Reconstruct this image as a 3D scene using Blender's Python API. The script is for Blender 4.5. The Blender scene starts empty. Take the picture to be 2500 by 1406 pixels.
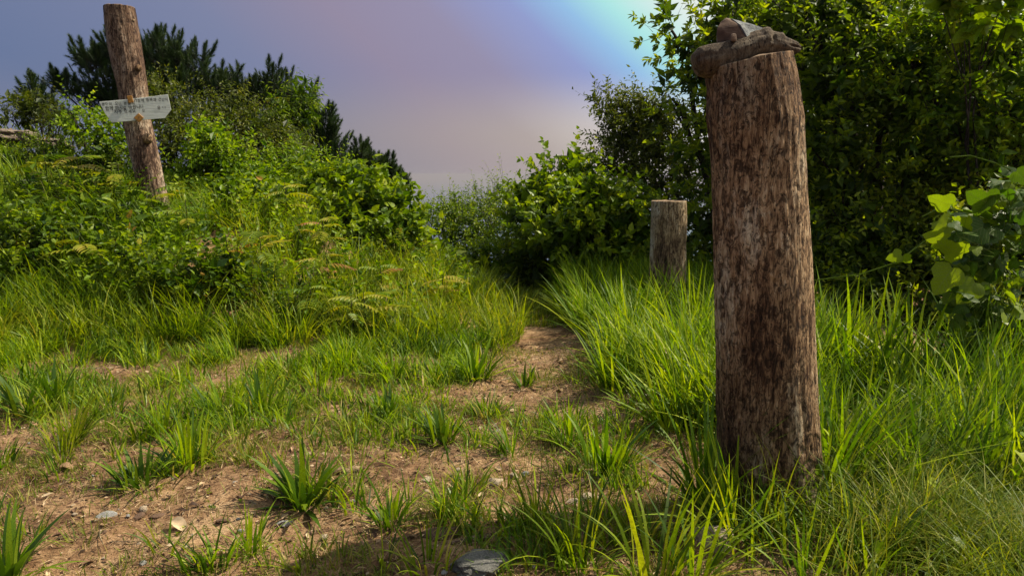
import bpy, bmesh, math, random
import numpy as np
from mathutils import Vector, Matrix, noise as mnoise

SC = bpy.context.scene
COL = SC.collection
R = math.radians
random.seed(7)
rng = np.random.default_rng(11)

# ------------------------------------------------------------------ camera, sky, sun, exposure
EYE = np.array([0.0, 0.0, 1.4]); PITCH = R(8.5); F = 1850.0
cam = bpy.data.cameras.new('camera'); camo = bpy.data.objects.new('camera', cam); COL.objects.link(camo)
camo.location = EYE; camo.rotation_euler = (R(90) - PITCH, 0, 0)
cam.sensor_width = 36; cam.lens = 36 * F / 2500; cam.clip_start = .05; cam.clip_end = 60000
SC.camera = camo
SUN_AZ, SUN_EL = R(71), R(49)
S = Vector((math.sin(SUN_AZ) * math.cos(SUN_EL), math.cos(SUN_AZ) * math.cos(SUN_EL), math.sin(SUN_EL)))
SUN_STRENGTH, SKY_STRENGTH = 5.0, .60
HAZE, HAZE_COL = 2.0e-4, (.43, .40, .44)
sun = bpy.data.lights.new('sun', 'SUN'); sun.energy = SUN_STRENGTH; sun.angle = R(.5); sun.color = (1, .91, .72)
suno = bpy.data.objects.new('sun', sun); COL.objects.link(suno); suno.rotation_euler = S.to_track_quat('Z', 'Y').to_euler()
SC.view_settings.view_transform = 'Standard'; SC.view_settings.look = 'None'
SC.view_settings.exposure = .74; SC.view_settings.gamma = 1; SC.view_settings.use_curve_mapping = False
try:
    SC.cycles.max_bounces = 12; SC.cycles.transparent_max_bounces = 4; SC.cycles.diffuse_bounces = 6
    SC.cycles.volume_bounces = 0
except Exception: pass

def lin(c):
    return tuple(((v / 255) / 12.92 if v <= 10 else (((v / 255) + .055) / 1.055) ** 2.4) for v in c)

world = bpy.data.worlds.new('World'); SC.world = world; world.use_nodes = True
nt = world.node_tree; nt.nodes.clear()
def N(nt, t, **kw):
    n = nt.nodes.new(t)
    for k, v in kw.items():
        if k.startswith('i_'): n.inputs[int(k[2:]) if k[2:].isdigit() else k[2:].replace('_', ' ')].default_value = v
        else: setattr(n, k, v)
    return n
def ramp(nt, stops, interp='LINEAR'):
    n = nt.nodes.new('ShaderNodeValToRGB'); cr = n.color_ramp; cr.interpolation = interp
    while len(cr.elements) < len(stops): cr.elements.new(.5)
    for e, (p, c) in zip(cr.elements, stops):
        e.position = p; e.color = (*c[:3], 1)
    return n
tc = N(nt, 'ShaderNodeTexCoord')
dot = N(nt, 'ShaderNodeVectorMath', operation='DOT_PRODUCT'); dot.inputs[1].default_value = (math.sin(R(73)) * math.cos(SUN_EL), math.cos(R(73)) * math.cos(SUN_EL), math.sin(SUN_EL))
nrm = N(nt, 'ShaderNodeVectorMath', operation='NORMALIZE')
nt.links.new(tc.outputs['Generated'], nrm.inputs[0]); nt.links.new(nrm.outputs[0], dot.inputs[0])
mr = N(nt, 'ShaderNodeMapRange'); mr.inputs[1].default_value = -1; mr.inputs[2].default_value = 1
nt.links.new(dot.outputs['Value'], mr.inputs[0])
q = lambda v: (v + 1) / 2
hi = ramp(nt, [(0, lin((112, 126, 160))), (q(-.08), lin((106, 121, 156))), (q(.09), lin((124, 132, 164))), (q(.195), lin((148, 139, 163))),
               (q(.275), lin((150, 144, 172))), (q(.345), lin((146, 158, 206))), (q(.382), lin((148, 190, 230))),
               (q(.418), lin((174, 232, 228))), (q(.47), lin((230, 238, 234))), (1, lin((248, 250, 246)))])
lo = ramp(nt, [(0, lin((126, 130, 150))), (q(-.05), lin((122, 128, 152))), (q(.07), lin((144, 141, 152))), (q(.17), lin((165, 153, 156))),
               (q(.24), lin((177, 165, 161))), (q(.30), lin((204, 195, 189))), (q(.36), lin((232, 228, 222))), (1, lin((248, 246, 240)))])
sep = N(nt, 'ShaderNodeSeparateXYZ'); nt.links.new(nrm.outputs[0], sep.inputs[0])
el = N(nt, 'ShaderNodeMapRange', interpolation_type='SMOOTHSTEP'); el.inputs[1].default_value = .04; el.inputs[2].default_value = .135
nt.links.new(sep.outputs['Z'], el.inputs[0])
mix = N(nt, 'ShaderNodeMix', data_type='RGBA')
nt.links.new(mr.outputs[0], hi.inputs[0]); nt.links.new(mr.outputs[0], lo.inputs[0])
nt.links.new(el.outputs[0], mix.inputs['Factor']); nt.links.new(lo.outputs[0], mix.inputs['A']); nt.links.new(hi.outputs[0], mix.inputs['B'])
bg = N(nt, 'ShaderNodeBackground'); bg.inputs[1].default_value = SKY_STRENGTH
wo = N(nt, 'ShaderNodeOutputWorld')
nt.links.new(mix.outputs['Result'], bg.inputs[0]); nt.links.new(bg.outputs[0], wo.inputs[0])

# ------------------------------------------------------------------ geometry helpers
def ray(px, py):
    c, s = math.cos(PITCH), math.sin(PITCH)
    px, py = np.asarray(px, float), np.asarray(py, float)
    u, v = (px - 1250) / F, (703 - py) / F
    return np.stack([u, c + v * s, -s + v * c], -1)
def W(px, py, Y):                                   # the point at depth Y seen at a pixel of the photograph
    r = ray(px, py); return EYE + r * (np.asarray(Y) / r[..., 1])[..., None]
def proj(P):
    d = np.asarray(P) - EYE; c, s = math.cos(PITCH), math.sin(PITCH)
    a = d[..., 1] * c - d[..., 2] * s; b = d[..., 1] * s + d[..., 2] * c
    a = np.where(a < .05, .05, a)
    return 1250 + F * d[..., 0] / a, 703 - F * b / a
_tab = rng.random(65536)
def _h(*a):
    k = np.zeros(a[0].shape, np.int64)
    for i, v in enumerate(a): k = k * 7919 + v.astype(np.int64) * (104729 if i % 2 else 1299709)
    return _tab[(k ^ (k >> 7)) & 65535]
def vn2(x, y, s=0):
    x = np.asarray(x, float) + s * 17.3; y = np.asarray(y, float) - s * 9.1
    i, j = np.floor(x), np.floor(y); u, v = x - i, y - j; u = u * u * (3 - 2 * u); v = v * v * (3 - 2 * v)
    return (_h(i, j) * (1 - u) + _h(i + 1, j) * u) * (1 - v) + (_h(i, j + 1) * (1 - u) + _h(i + 1, j + 1) * u) * v
def vn3(x, y, z, s=0):
    z = np.asarray(z, float) + s * 5.7
    k = np.floor(z); w = z - k; w = w * w * (3 - 2 * w)
    return vn2(x + 31.7 * (k % 97), y + 11.9 * (k % 89), s) * (1 - w) + vn2(x + 31.7 * ((k + 1) % 97), y + 11.9 * ((k + 1) % 89), s) * w
def sm(a): a = np.clip(a, 0, 1); return a * a * (3 - 2 * a)
def gz(x, y, fine=True):                            # height of the ground
    x = np.asarray(x, float); y = np.asarray(y, float)
    z = .90 * sm((-.1 - x) / 3.0) * sm((y - 5.5) / 3.2) + .35 * sm((-4 - x) / 3) * sm((y - 6) / 3)
    z = z + .10 * sm((x - 1.2) / 2) * sm((y - 3.4) / 2)
    d = np.maximum(y - (9.0 + 1.8 * sm((-.5 - x) / 2)), 0)
    z = z - .45 * (np.sqrt(d * d + .6) - math.sqrt(.6))
    dx = np.maximum(np.abs(x + .5) - 8, 0); z = z - .4 * dx * dx / (dx + 4)
    db = np.maximum(-y - 6, 0); z = z - .4 * db * db / (db + 4)
    if fine:
        z = z + .07 * (vn2(x * .9, y * .9, 1) - .5) + .03 * (vn2(x * 3.1, y * 3.1, 2) - .5)
        pth = np.exp(-((x - .25) / .42) ** 2) * sm((y - 3.2) / 2)
        z = z - .05 * pth
        z = z + .030 * (vn2(x * 8, y * 8, 3) - .5) + .014 * (vn2(x * 21, y * 21, 4) - .5) + .008 * (vn2(x * 45, y * 45, 6) - .5)
    return z
def G(px, py):                                      # where the ray of a pixel meets the ground
    r = ray(px, py); t = .5
    for _ in range(4000):
        p = EYE + r * t
        if p[2] <= gz(p[0], p[1]): break
        t += .01
    return p

def mesh_np(name, V, faces, mats, attr=None, smooth=False, midx=None):
    me = bpy.data.meshes.new(name)
    V = np.asarray(V, np.float32); me.vertices.add(len(V)); me.vertices.foreach_set('co', V.ravel())
    fl = [np.asarray(f, np.int32) for f in faces if len(f)]
    tot = np.concatenate([np.full(len(f), f.shape[1], np.int32) for f in fl])
    loops = np.concatenate([f.ravel() for f in fl])
    me.loops.add(len(loops)); me.loops.foreach_set('vertex_index', loops)
    me.polygons.add(len(tot)); me.polygons.foreach_set('loop_start', np.concatenate([[0], np.cumsum(tot)[:-1]]).astype(np.int32))
    me.polygons.foreach_set('loop_total', tot)
    if midx is not None: me.polygons.foreach_set('material_index', np.asarray(midx, np.int32))
    me.polygons.foreach_set('use_smooth', np.full(len(tot), smooth))
    if attr is not None:
        a = me.attributes.new('rnd', 'FLOAT', 'POINT'); a.data.foreach_set('value', np.asarray(attr, np.float32))
    me.update(calc_edges=True); me.validate()
    for m in (mats if isinstance(mats, (list, tuple)) else [mats]): me.materials.append(m)
    return me
def tag(o, label=None, cat=None, group=None, kind=None):
    for k, v in (('label', label), ('category', cat), ('group', group), ('kind', kind)):
        if v: o[k] = v
    return o
def ob(name, me, parent=None, loc=None):
    o = bpy.data.objects.new(name, me); COL.objects.link(o)
    if parent: o.parent = parent
    if loc is not None: o.location = loc
    return o
def empty(name, loc, label, cat, group=None):
    o = ob(name, None, None, Vector([float(v) for v in loc])); o.empty_display_size = .1
    return tag(o, label, cat, group)

class Acc:                                          # gathers vertices, faces and a per-piece random value
    def __init__(s): s.V = []; s.T = []; s.Q = []; s.A = []; s.n = 0
    def add(s, V, T=None, Q=None, A=.5):
        V = np.asarray(V).reshape(-1, 3)
        if T is not None and len(T): s.T.append(np.asarray(T) + s.n)
        if Q is not None and len(Q): s.Q.append(np.asarray(Q) + s.n)
        s.V.append(V); s.A.append(np.broadcast_to(np.asarray(A, float), (len(V),)) if np.ndim(A) == 0 else np.asarray(A)); s.n += len(V)
    def mesh(s, name, mat, origin=(0, 0, 0), smooth=False):
        V = np.concatenate(s.V) - np.asarray(origin, float)
        return mesh_np(name, V, ([np.concatenate(s.T)] if s.T else []) + ([np.concatenate(s.Q)] if s.Q else []), mat, np.concatenate(s.A), smooth)

def unit(v): return v / np.maximum(np.linalg.norm(v, axis=-1, keepdims=True), 1e-9)
def stamp(acc, tv, tt, P, X, Z, L, Wd, A):          # a template stamped at P: X its length, Z its face normal
    X = unit(X); Y = unit(np.cross(Z, X)); Z = np.cross(X, Y)
    n, k = len(P), len(tv)
    V = P[:, None] + tv[None, :, 0, None] * (X * L[:, None])[:, None] + tv[None, :, 1, None] * (Y * Wd[:, None])[:, None] + tv[None, :, 2, None] * (Z * L[:, None])[:, None]
    T = (tt[None] + (np.arange(n) * k)[:, None, None]).reshape(-1, 3)
    acc.add(V, T=T, A=np.repeat(A, k))
LEAF = (np.array([[0, 0, 0], [.3, .5, .06], [.7, .38, .05], [1, 0, -.08], [.7, -.38, .05], [.3, -.5, .06], [.5, 0, -.02]], float),
        np.array([[0, 6, 1], [1, 6, 2], [2, 6, 3], [3, 6, 4], [4, 6, 5], [5, 6, 0]]))
DIAM = (np.array([[0, 0, 0], [.42, .5, .07], [1, 0, -.06], [.42, -.5, .07]], float), np.array([[0, 2, 1], [0, 3, 2]]))
HEART = (np.array([[0, 0, 0], [-.12, .3, .05], [.18, .55, .08], [.6, .36, .05], [1, 0, -.12], [.6, -.36, .05], [.18, -.55, .08], [-.12, -.3, .05], [.4, 0, -.03]], float),
         np.array([[0, 8, 1], [1, 8, 2], [2, 8, 3], [3, 8, 4], [4, 8, 5], [5, 8, 6], [6, 8, 7], [7, 8, 0]]))
NEED = (np.array([[0, .5, 0], [0, -.5, 0], [1, 0, 0]], float), np.array([[0, 1, 2]]))

def blades(acc, P, L, Wd, az, lean, curve, seg=4, A=None, twist=0.6):
    n = len(P)
    if n == 0: return
    dirv = np.stack([np.cos(az), np.sin(az), np.zeros(n)], -1)
    sa = az + np.pi / 2 + rng.normal(0, twist, n)
    side = np.stack([np.cos(sa), np.sin(sa), np.zeros(n)], -1)
    prof = {3: [.75, 1, .6, 0], 4: [.7, 1, .85, .5, 0], 5: [.65, 1, .95, .75, .42, 0], 7: [.6, .9, 1, .95, .8, .6, .34, 0]}[seg]
    rows = []; p = P.copy()
    for i in range(seg + 1):
        if i: 
            ph = lean + curve * ((i - .5) / seg) ** 1.2
            p = p + (dirv * np.sin(ph)[:, None] + np.array([0, 0, 1.]) * np.cos(ph)[:, None]) * (L / seg)[:, None]
        if i < seg:
            rows += [p + side * (Wd * prof[i] / 2)[:, None], p - side * (Wd * prof[i] / 2)[:, None]]
        else: rows.append(p)
    V = np.stack(rows, 1); k = 2 * seg + 1
    q_ = np.array([[2 * i, 2 * i + 1, 2 * i + 3, 2 * i + 2] for i in range(seg - 1)])
    off = (np.arange(n) * k)[:, None, None]
    acc.add(V, T=(np.array([[[2 * seg - 2, 2 * seg - 1, 2 * seg]]]) + off).reshape(-1, 3), Q=(q_[None] + off).reshape(-1, 4), A=np.repeat(A if A is not None else rng.random(n), k))

def tube(acc, pts, rad, n=6, A=.5, cap=True):
    pts = np.asarray(pts, float); rad = np.asarray(rad, float)
    t = unit(np.gradient(pts, axis=0)); ref = np.array([.31, .9, .12])
    u = unit(np.cross(t, ref)); v = np.cross(t, u); a = np.linspace(0, 2 * np.pi, n, endpoint=False)
    V = pts[:, None] + rad[:, None, None] * (u[:, None] * np.cos(a)[None, :, None] + v[:, None] * np.sin(a)[None, :, None])
    m = len(pts); Q = [[i * n + j, i * n + (j + 1) % n, (i + 1) * n + (j + 1) % n, (i + 1) * n + j] for i in range(m - 1) for j in range(n)]
    V = V.reshape(-1, 3); T = []
    if cap:
        V = np.vstack([V, pts[-1:], pts[:1]])
        T = [[(m - 1) * n + j, (m - 1) * n + (j + 1) % n, m * n] for j in range(n)] + [[(j + 1) % n, j, m * n + 1] for j in range(n)]
    acc.add(V, T=T, Q=Q, A=A)

# ------------------------------------------------------------------ materials
def newmat(name):
    m = bpy.data.materials.new(name); m.use_nodes = True; t = m.node_tree; t.nodes.clear()
    return m, t, N(t, 'ShaderNodeOutputMaterial')
def leafmat(name, stops, tr=.4, rough=.5, trcol=(1.35, 1.35, .25), spec=.22):
    m, t, out = newmat(name)
    at = N(t, 'ShaderNodeAttribute', attribute_name='rnd'); rp = ramp(t, stops); t.links.new(at.outputs['Fac'], rp.inputs[0])
    no = N(t, 'ShaderNodeTexNoise'); no.inputs['Scale'].default_value = 55; no.inputs['Detail'].default_value = 2
    tcn = N(t, 'ShaderNodeTexCoord'); t.links.new(tcn.outputs['Object'], no.inputs['Vector'])
    mrn = N(t, 'ShaderNodeMapRange'); mrn.inputs[1].default_value = .3; mrn.inputs[2].default_value = .7; mrn.inputs[3].default_value = .72; mrn.inputs[4].default_value = 1.22
    t.links.new(no.outputs[0], mrn.inputs[0])
    mm = N(t, 'ShaderNodeMix', data_type='RGBA', blend_type='MULTIPLY'); mm.inputs['Factor'].default_value = 1
    t.links.new(rp.outputs[0], mm.inputs['A']); t.links.new(mrn.outputs[0], mm.inputs['B'])
    p = N(t, 'ShaderNodeBsdfPrincipled'); p.inputs['Roughness'].default_value = rough; p.inputs['Specular IOR Level'].default_value = spec
    t.links.new(mm.outputs['Result'], p.inputs['Base Color'])
    tm = N(t, 'ShaderNodeMix', data_type='RGBA', blend_type='MULTIPLY'); tm.inputs['Factor'].default_value = 1; tm.inputs['B'].default_value = (*trcol, 1)
    t.links.new(mm.outputs['Result'], tm.inputs['A'])
    tl = N(t, 'ShaderNodeBsdfTranslucent'); t.links.new(tm.outputs['Result'], tl.inputs['Color'])
    mx = N(t, 'ShaderNodeMixShader'); mx.inputs[0].default_value = tr
    t.links.new(p.outputs[0], mx.inputs[1]); t.links.new(tl.outputs[0], mx.inputs[2]); t.links.new(mx.outputs[0], out.inputs[0])
    return m
M = {}
M['grass'] = leafmat('grass_green', [(0, (.025, .055, .004)), (.35, (.11, .17, .004)), (.7, (.24, .30, .006)), (.9, (.32, .31, .02)), (.97, (.46, .36, .12))], .45)
M['lush'] = leafmat('grass_lush', [(0, (.018, .050, .004)), (.35, (.085, .165, .005)), (.75, (.21, .30, .007)), (.92, (.33, .38, .010)), (.97, (.48, .38, .15))], .45)
M['short'] = leafmat('grass_short', [(0, (.06, .09, .008)), (.35, (.12, .17, .010)), (.65, (.20, .22, .018)), (.82, (.30, .24, .06)), (1, (.46, .34, .16))], .35)
M['fine'] = leafmat('grass_fine', [(0, (.04, .08, .005)), (.5, (.12, .18, .007)), (.85, (.25, .26, .015)), (1, (.42, .33, .10))], .45)
M['broad'] = leafmat('grass_broad', [(0, (.025, .06, .007)), (.5, (.08, .15, .008)), (.85, (.18, .245, .010)), (1, (.30, .27, .03))], .4, .4)
M['straw'] = leafmat('dry_straw', [(0, (.045, .022, .012)), (.4, (.17, .10, .050)), (.8, (.36, .24, .125)), (1, (.52, .38, .22))], .15, .7, (1.1, 1, .8), .2)
M['litter'] = leafmat('leaf_litter', [(0, (.03, .016, .010)), (.4, (.10, .05, .028)), (.8, (.30, .18, .10)), (1, (.50, .38, .24))], .1, .7, (1.1, 1, .8), .2)
M['tree'] = leafmat('leaf_tree', [(0, (.02, .045, .005)), (.4, (.10, .155, .008)), (.75, (.23, .28, .010)), (1, (.38, .39, .015))], .55, .5, spec=.3)
M['tree_olive'] = leafmat('leaf_olive', [(0, (.028, .042, .006)), (.5, (.085, .11, .008)), (.85, (.17, .18, .010)), (1, (.28, .25, .015))], .38, .5, spec=.3)
M['shrub'] = leafmat('leaf_shrub', [(0, (.022, .052, .005)), (.45, (.085, .145, .005)), (.8, (.21, .27, .007)), (.95, (.28, .30, .015)), (1, (.38, .22, .04))], .42, .45)
M['lime'] = leafmat('leaf_lime', [(0, (.025, .065, .004)), (.45, (.13, .215, .005)), (.85, (.27, .345, .008)), (1, (.36, .37, .02))], .45, .45)
M['vine'] = leafmat('leaf_vine', [(0, (.03, .070, .006)), (.45, (.12, .19, .007)), (.8, (.26, .32, .010)), (1, (.32, .34, .02))], .4, .42)
M['sumac'] = leafmat('leaf_sumac', [(0, (.04, .09, .01)), (.45, (.10, .17, .010)), (.72, (.24, .25, .015)), (.85, (.33, .24, .03)), (1, (.24, .10, .05))], .4, .5)
M['pine'] = leafmat('pine_needles', [(0, (.008, .020, .007)), (.5, (.030, .058, .011)), (1, (.075, .105, .014))], .15, .5, spec=.25)
M['kudzu'] = leafmat('leaf_kudzu', [(0, (.03, .075, .008)), (.45, (.065, .13, .010)), (1, (.22, .29, .015))], .5, .42)

m = M['kudzu']; t = m.node_tree; L = t.links.new
c = N(t, 'ShaderNodeTexCoord'); sx = N(t, 'ShaderNodeSeparateXYZ'); L(c.outputs['Object'], sx.inputs[0])
def mth(op, a, b=None, c_=None):
    n_ = N(t, 'ShaderNodeMath', operation=op)
    for i_, v_ in enumerate((a, b, c_)):
        if v_ is None: continue
        if isinstance(v_, (int, float)): n_.inputs[i_].default_value = v_
        else: L(v_, n_.inputs[i_])
    return n_.outputs[0]
ay = mth('ABSOLUTE', sx.outputs['Y']); ph = mth('MULTIPLY', mth('SUBTRACT', sx.outputs['X'], mth('MULTIPLY', ay, .95)), 7.0)
side_v = mth('LESS_THAN', mth('ABSOLUTE', mth('SUBTRACT', mth('FRACT', ph), .5)), .075); mid_v = mth('LESS_THAN', ay, .014)
vein = mth('MAXIMUM', side_v, mid_v)
pn = [n_ for n_ in t.nodes if n_.type == 'BSDF_PRINCIPLED'][0]; src = pn.inputs['Base Color'].links[0].from_socket
vm = N(t, 'ShaderNodeMix', data_type='RGBA', blend_type='MIX'); L(mth('MULTIPLY', vein, .45), vm.inputs['Factor']); L(src, vm.inputs['A']); vm.inputs['B'].default_value = (.34, .38, .10, 1)
L(vm.outputs['Result'], pn.inputs['Base Color'])
vb_ = N(t, 'ShaderNodeBump'); vb_.inputs['Strength'].default_value = .5; vb_.inputs['Distance'].default_value = .01; L(vein, vb_.inputs['Height']); L(vb_.outputs[0], pn.inputs['Normal'])
tl_ = [n_ for n_ in t.nodes if n_.type == 'BSDF_TRANSLUCENT'][0]; ts = tl_.inputs['Color'].links[0].from_socket
vt = N(t, 'ShaderNodeMix', data_type='RGBA', blend_type='MULTIPLY'); L(mth('MULTIPLY', vein, .4), vt.inputs['Factor']); L(ts, vt.inputs['A']); vt.inputs['B'].default_value = (.35, .35, .35, 1); L(vt.outputs['Result'], tl_.inputs['Color'])

def woodmat(name, dark, mid, tan, grey, scale=1.0, fib=1.0, patch=.5, height_tint=None):  # stain: darkening of the wood along its height
    m, t, out = newmat(name); L = t.links.new
    c = N(t, 'ShaderNodeTexCoord')
    def noi(sx, sz, det, rough=.6, dist=0):
        mp = N(t, 'ShaderNodeMapping'); mp.inputs['Scale'].default_value = (sx * scale, sx * scale, sz * scale); L(c.outputs['Object'], mp.inputs[0])
        n_ = N(t, 'ShaderNodeTexNoise'); n_.inputs['Scale'].default_value = 1; n_.inputs['Detail'].default_value = det; n_.inputs['Roughness'].default_value = rough
        n_.inputs['Distortion'].default_value = dist
        L(mp.outputs[0], n_.inputs['Vector']); return n_.outputs[0]
    big, fibn, blot, fine = noi(4 / scale, 1.6 / scale, 5, .6, .4), noi(62, 11, 7, .72, .5), noi(30, 17, 6, .75, 1.0), noi(160, 40, 3)
    r1 = ramp(t, [(.40, dark), (.47, mid), (.55, tan), (.65, grey)]); 
    add = N(t, 'ShaderNodeMath', operation='MULTIPLY_ADD'); add.inputs[1].default_value = .45; L(fibn, add.inputs[0])
    m2 = N(t, 'ShaderNodeMath', operation='MULTIPLY'); m2.inputs[1].default_value = .62; L(big, m2.inputs[0]); L(m2.outputs[0], add.inputs[2])
    L(add.outputs[0], r1.inputs[0])
    # darker bark remnants and insect holes
    r2 = ramp(t, [(patch - .045, (1, 1, 1)), (patch + .045, (0, 0, 0))]); L(blot, r2.inputs[0])
    mx = N(t, 'ShaderNodeMix', data_type='RGBA'); L(r2.outputs[0], mx.inputs['Factor']); mx.inputs['B'].default_value = (*[v * 1.1 for v in dark], 1); 
    L(r1.outputs[0], mx.inputs['A'])
    sc = N(t, 'ShaderNodeMath', operation='MULTIPLY'); L(r2.outputs[0], sc.inputs[0]); sc.inputs[1].default_value = .82; 
    L(sc.outputs[0], mx.inputs['Factor'])
    vo = N(t, 'ShaderNodeTexVoronoi'); mp = N(t, 'ShaderNodeMapping'); mp.inputs['Scale'].default_value = (38 * scale, 38 * scale, 22 * scale); L(c.outputs['Object'], mp.inputs[0]); L(mp.outputs[0], vo.inputs['Vector'])
    vo.inputs['Scale'].default_value = 1
    r3 = ramp(t, [(.10, (.12, .1, .09)), (.17, (1, 1, 1))]); L(vo.outputs['Distance'], r3.inputs[0])
    mu = N(t, 'ShaderNodeMix', data_type='RGBA', blend_type='MULTIPLY'); mu.inputs['Factor'].default_value = .85; L(mx.outputs['Result'], mu.inputs['A']); L(r3.outputs[0], mu.inputs['B'])
    r4 = ramp(t, [(.36, (.45, .4, .38)), (.5, (1, 1, 1)), (.68, (1.3, 1.28, 1.25))]); L(fibn, r4.inputs[0])
    mu2 = N(t, 'ShaderNodeMix', data_type='RGBA', blend_type='MULTIPLY'); mu2.inputs['Factor'].default_value = .9 * fib; L(mu.outputs['Result'], mu2.inputs['A']); L(r4.outputs[0], mu2.inputs['B'])
    p = N(t, 'ShaderNodeBsdfPrincipled'); p.inputs['Roughness'].default_value = .85; p.inputs['Specular IOR Level'].default_value = .2
    sz = N(t, 'ShaderNodeSeparateXYZ'); L(c.outputs['Object'], sz.inputs[0])
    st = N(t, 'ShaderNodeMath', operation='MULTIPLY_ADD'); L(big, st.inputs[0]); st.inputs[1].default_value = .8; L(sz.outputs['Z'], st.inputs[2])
    rs_ = ramp(t, height_tint if height_tint else [(0, (1, 1, 1)), (1, (1, 1, 1))]); sm_ = N(t, 'ShaderNodeMapRange'); sm_.inputs[1].default_value = 0; sm_.inputs[2].default_value = 3; L(st.outputs[0], sm_.inputs[0]); L(sm_.outputs[0], rs_.inputs[0])
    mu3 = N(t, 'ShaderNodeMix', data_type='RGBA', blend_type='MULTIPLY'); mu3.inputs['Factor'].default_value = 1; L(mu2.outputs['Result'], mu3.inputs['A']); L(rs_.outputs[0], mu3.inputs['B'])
    L(mu3.outputs['Result'], p.inputs['Base Color'])
    h = N(t, 'ShaderNodeMath', operation='ADD'); L(fibn, h.inputs[0]); L(blot, h.inputs[1])
    h2 = N(t, 'ShaderNodeMath', operation='MULTIPLY_ADD'); h2.inputs[1].default_value = .35; L(fine, h2.inputs[0]); L(h.outputs[0], h2.inputs[2])
    h3 = N(t, 'ShaderNodeMath', operation='MULTIPLY_ADD'); h3.inputs[1].default_value = .5; L(r3.outputs[0], h3.inputs[0]); L(h2.outputs[0], h3.inputs[2])
    b = N(t, 'ShaderNodeBump'); b.inputs['Strength'].default_value = .9; b.inputs['Distance'].default_value = .012; L(h3.outputs[0], b.inputs['Height']); L(b.outputs[0], p.inputs['Normal'])
    L(p.outputs[0], out.inputs[0]); return m
M['log'] = woodmat('weathered_log', (.018, .009, .005), (.125, .064, .031), (.34, .215, .115), (.52, .43, .30), scale=1.35, patch=.475, height_tint=[(0, (.55, .5, .48)), (.18, (.6, .55, .52)), (.36, (1, 1, 1)), (.56, (1.1, 1.1, 1.1)), (.72, (.62, .56, .52)), (1, (.5, .46, .44))])
M['log2'] = woodmat('weathered_log_pale', (.035, .02, .012), (.14, .085, .045), (.30, .21, .115), (.42, .37, .28), patch=.44)
M['log3'] = woodmat('debarked_log', (.03, .016, .011), (.11, .062, .04), (.27, .19, .13), (.44, .38, .31), patch=.47, height_tint=[(0, (1.1, 1.1, 1.1)), (.5, (1.1, 1.08, 1.05)), (.75, (.6, .5, .46)), (1, (.5, .42, .38))])
M['drift'] = woodmat('driftwood', (.025, .016, .010), (.065, .042, .026), (.11, .078, .050), (.18, .145, .10), fib=.8, patch=.43)
M['twig'] = woodmat('twig_bark', (.012, .008, .006), (.03, .02, .014), (.055, .04, .03), (.09, .075, .06))
def simplemat(name, stops, sc=12, det=5, rough=.8, bump=.4, dist=.01, stretch=(1, 1, 1), spec=.3):
    m, t, out = newmat(name); L = t.links.new
    c = N(t, 'ShaderNodeTexCoord'); mp = N(t, 'ShaderNodeMapping'); mp.inputs['Scale'].default_value = stretch; L(c.outputs['Object'], mp.inputs[0])
    n_ = N(t, 'ShaderNodeTexNoise'); n_.inputs['Scale'].default_value = sc; n_.inputs['Detail'].default_value = det; n_.inputs['Roughness'].default_value = .65; L(mp.outputs[0], n_.inputs['Vector'])
    rp = ramp(t, stops); L(n_.outputs[0], rp.inputs[0])
    p = N(t, 'ShaderNodeBsdfPrincipled'); p.inputs['Roughness'].default_value = rough; p.inputs['Specular IOR Level'].default_value = spec; L(rp.outputs[0], p.inputs['Base Color'])
    b = N(t, 'ShaderNodeBump'); b.inputs['Strength'].default_value = bump; b.inputs['Distance'].default_value = dist; L(n_.outputs[0], b.inputs['Height']); L(b.outputs[0], p.inputs['Normal'])
    L(p.outputs[0], out.inputs[0]); return m
M['grey_rock'] = simplemat('grey_rock', [(.3, (.10, .10, .10)), (.5, (.26, .25, .24)), (.7, (.46, .44, .41))], 14, 8, .85, .8, .01)
M['tan_rock'] = simplemat('tan_rock', [(.3, (.20, .14, .09)), (.5, (.42, .32, .22)), (.7, (.58, .48, .36))], 16, 8, .85, .8, .01)
M['brown_rock'] = simplemat('brown_rock', [(.3, (.05, .028, .018)), (.5, (.11, .062, .038)), (.7, (.18, .11, .07))], 14, 7, .85, .6, .008)
M['board'] = simplemat('painted_board', [(.3, (.36, .36, .32)), (.5, (.50, .51, .47)), (.7, (.60, .61, .57))], 6, 6, .6, .25, .004, (1, 1, 14))
M['orange_wood'] = simplemat('orange_wood', [(.3, (.20, .08, .014)), (.6, (.36, .17, .03))], 30, 4, .6, .3, .003, (1, 1, 5))
M['ink'] = simplemat('black_ink', [(0, (.012, .012, .013)), (1, (.02, .02, .02))], 5, 1, .6, 0, .001)
M['end'] = simplemat('log_end', [(.35, (.10, .06, .035)), (.6, (.30, .20, .12))], 30, 6, .9, .6, .006)
M['nail'] = simplemat('nail_steel', [(0, (.05, .04, .035)), (1, (.09, .07, .06))], 5, 1, .5, 0, .001)

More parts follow.
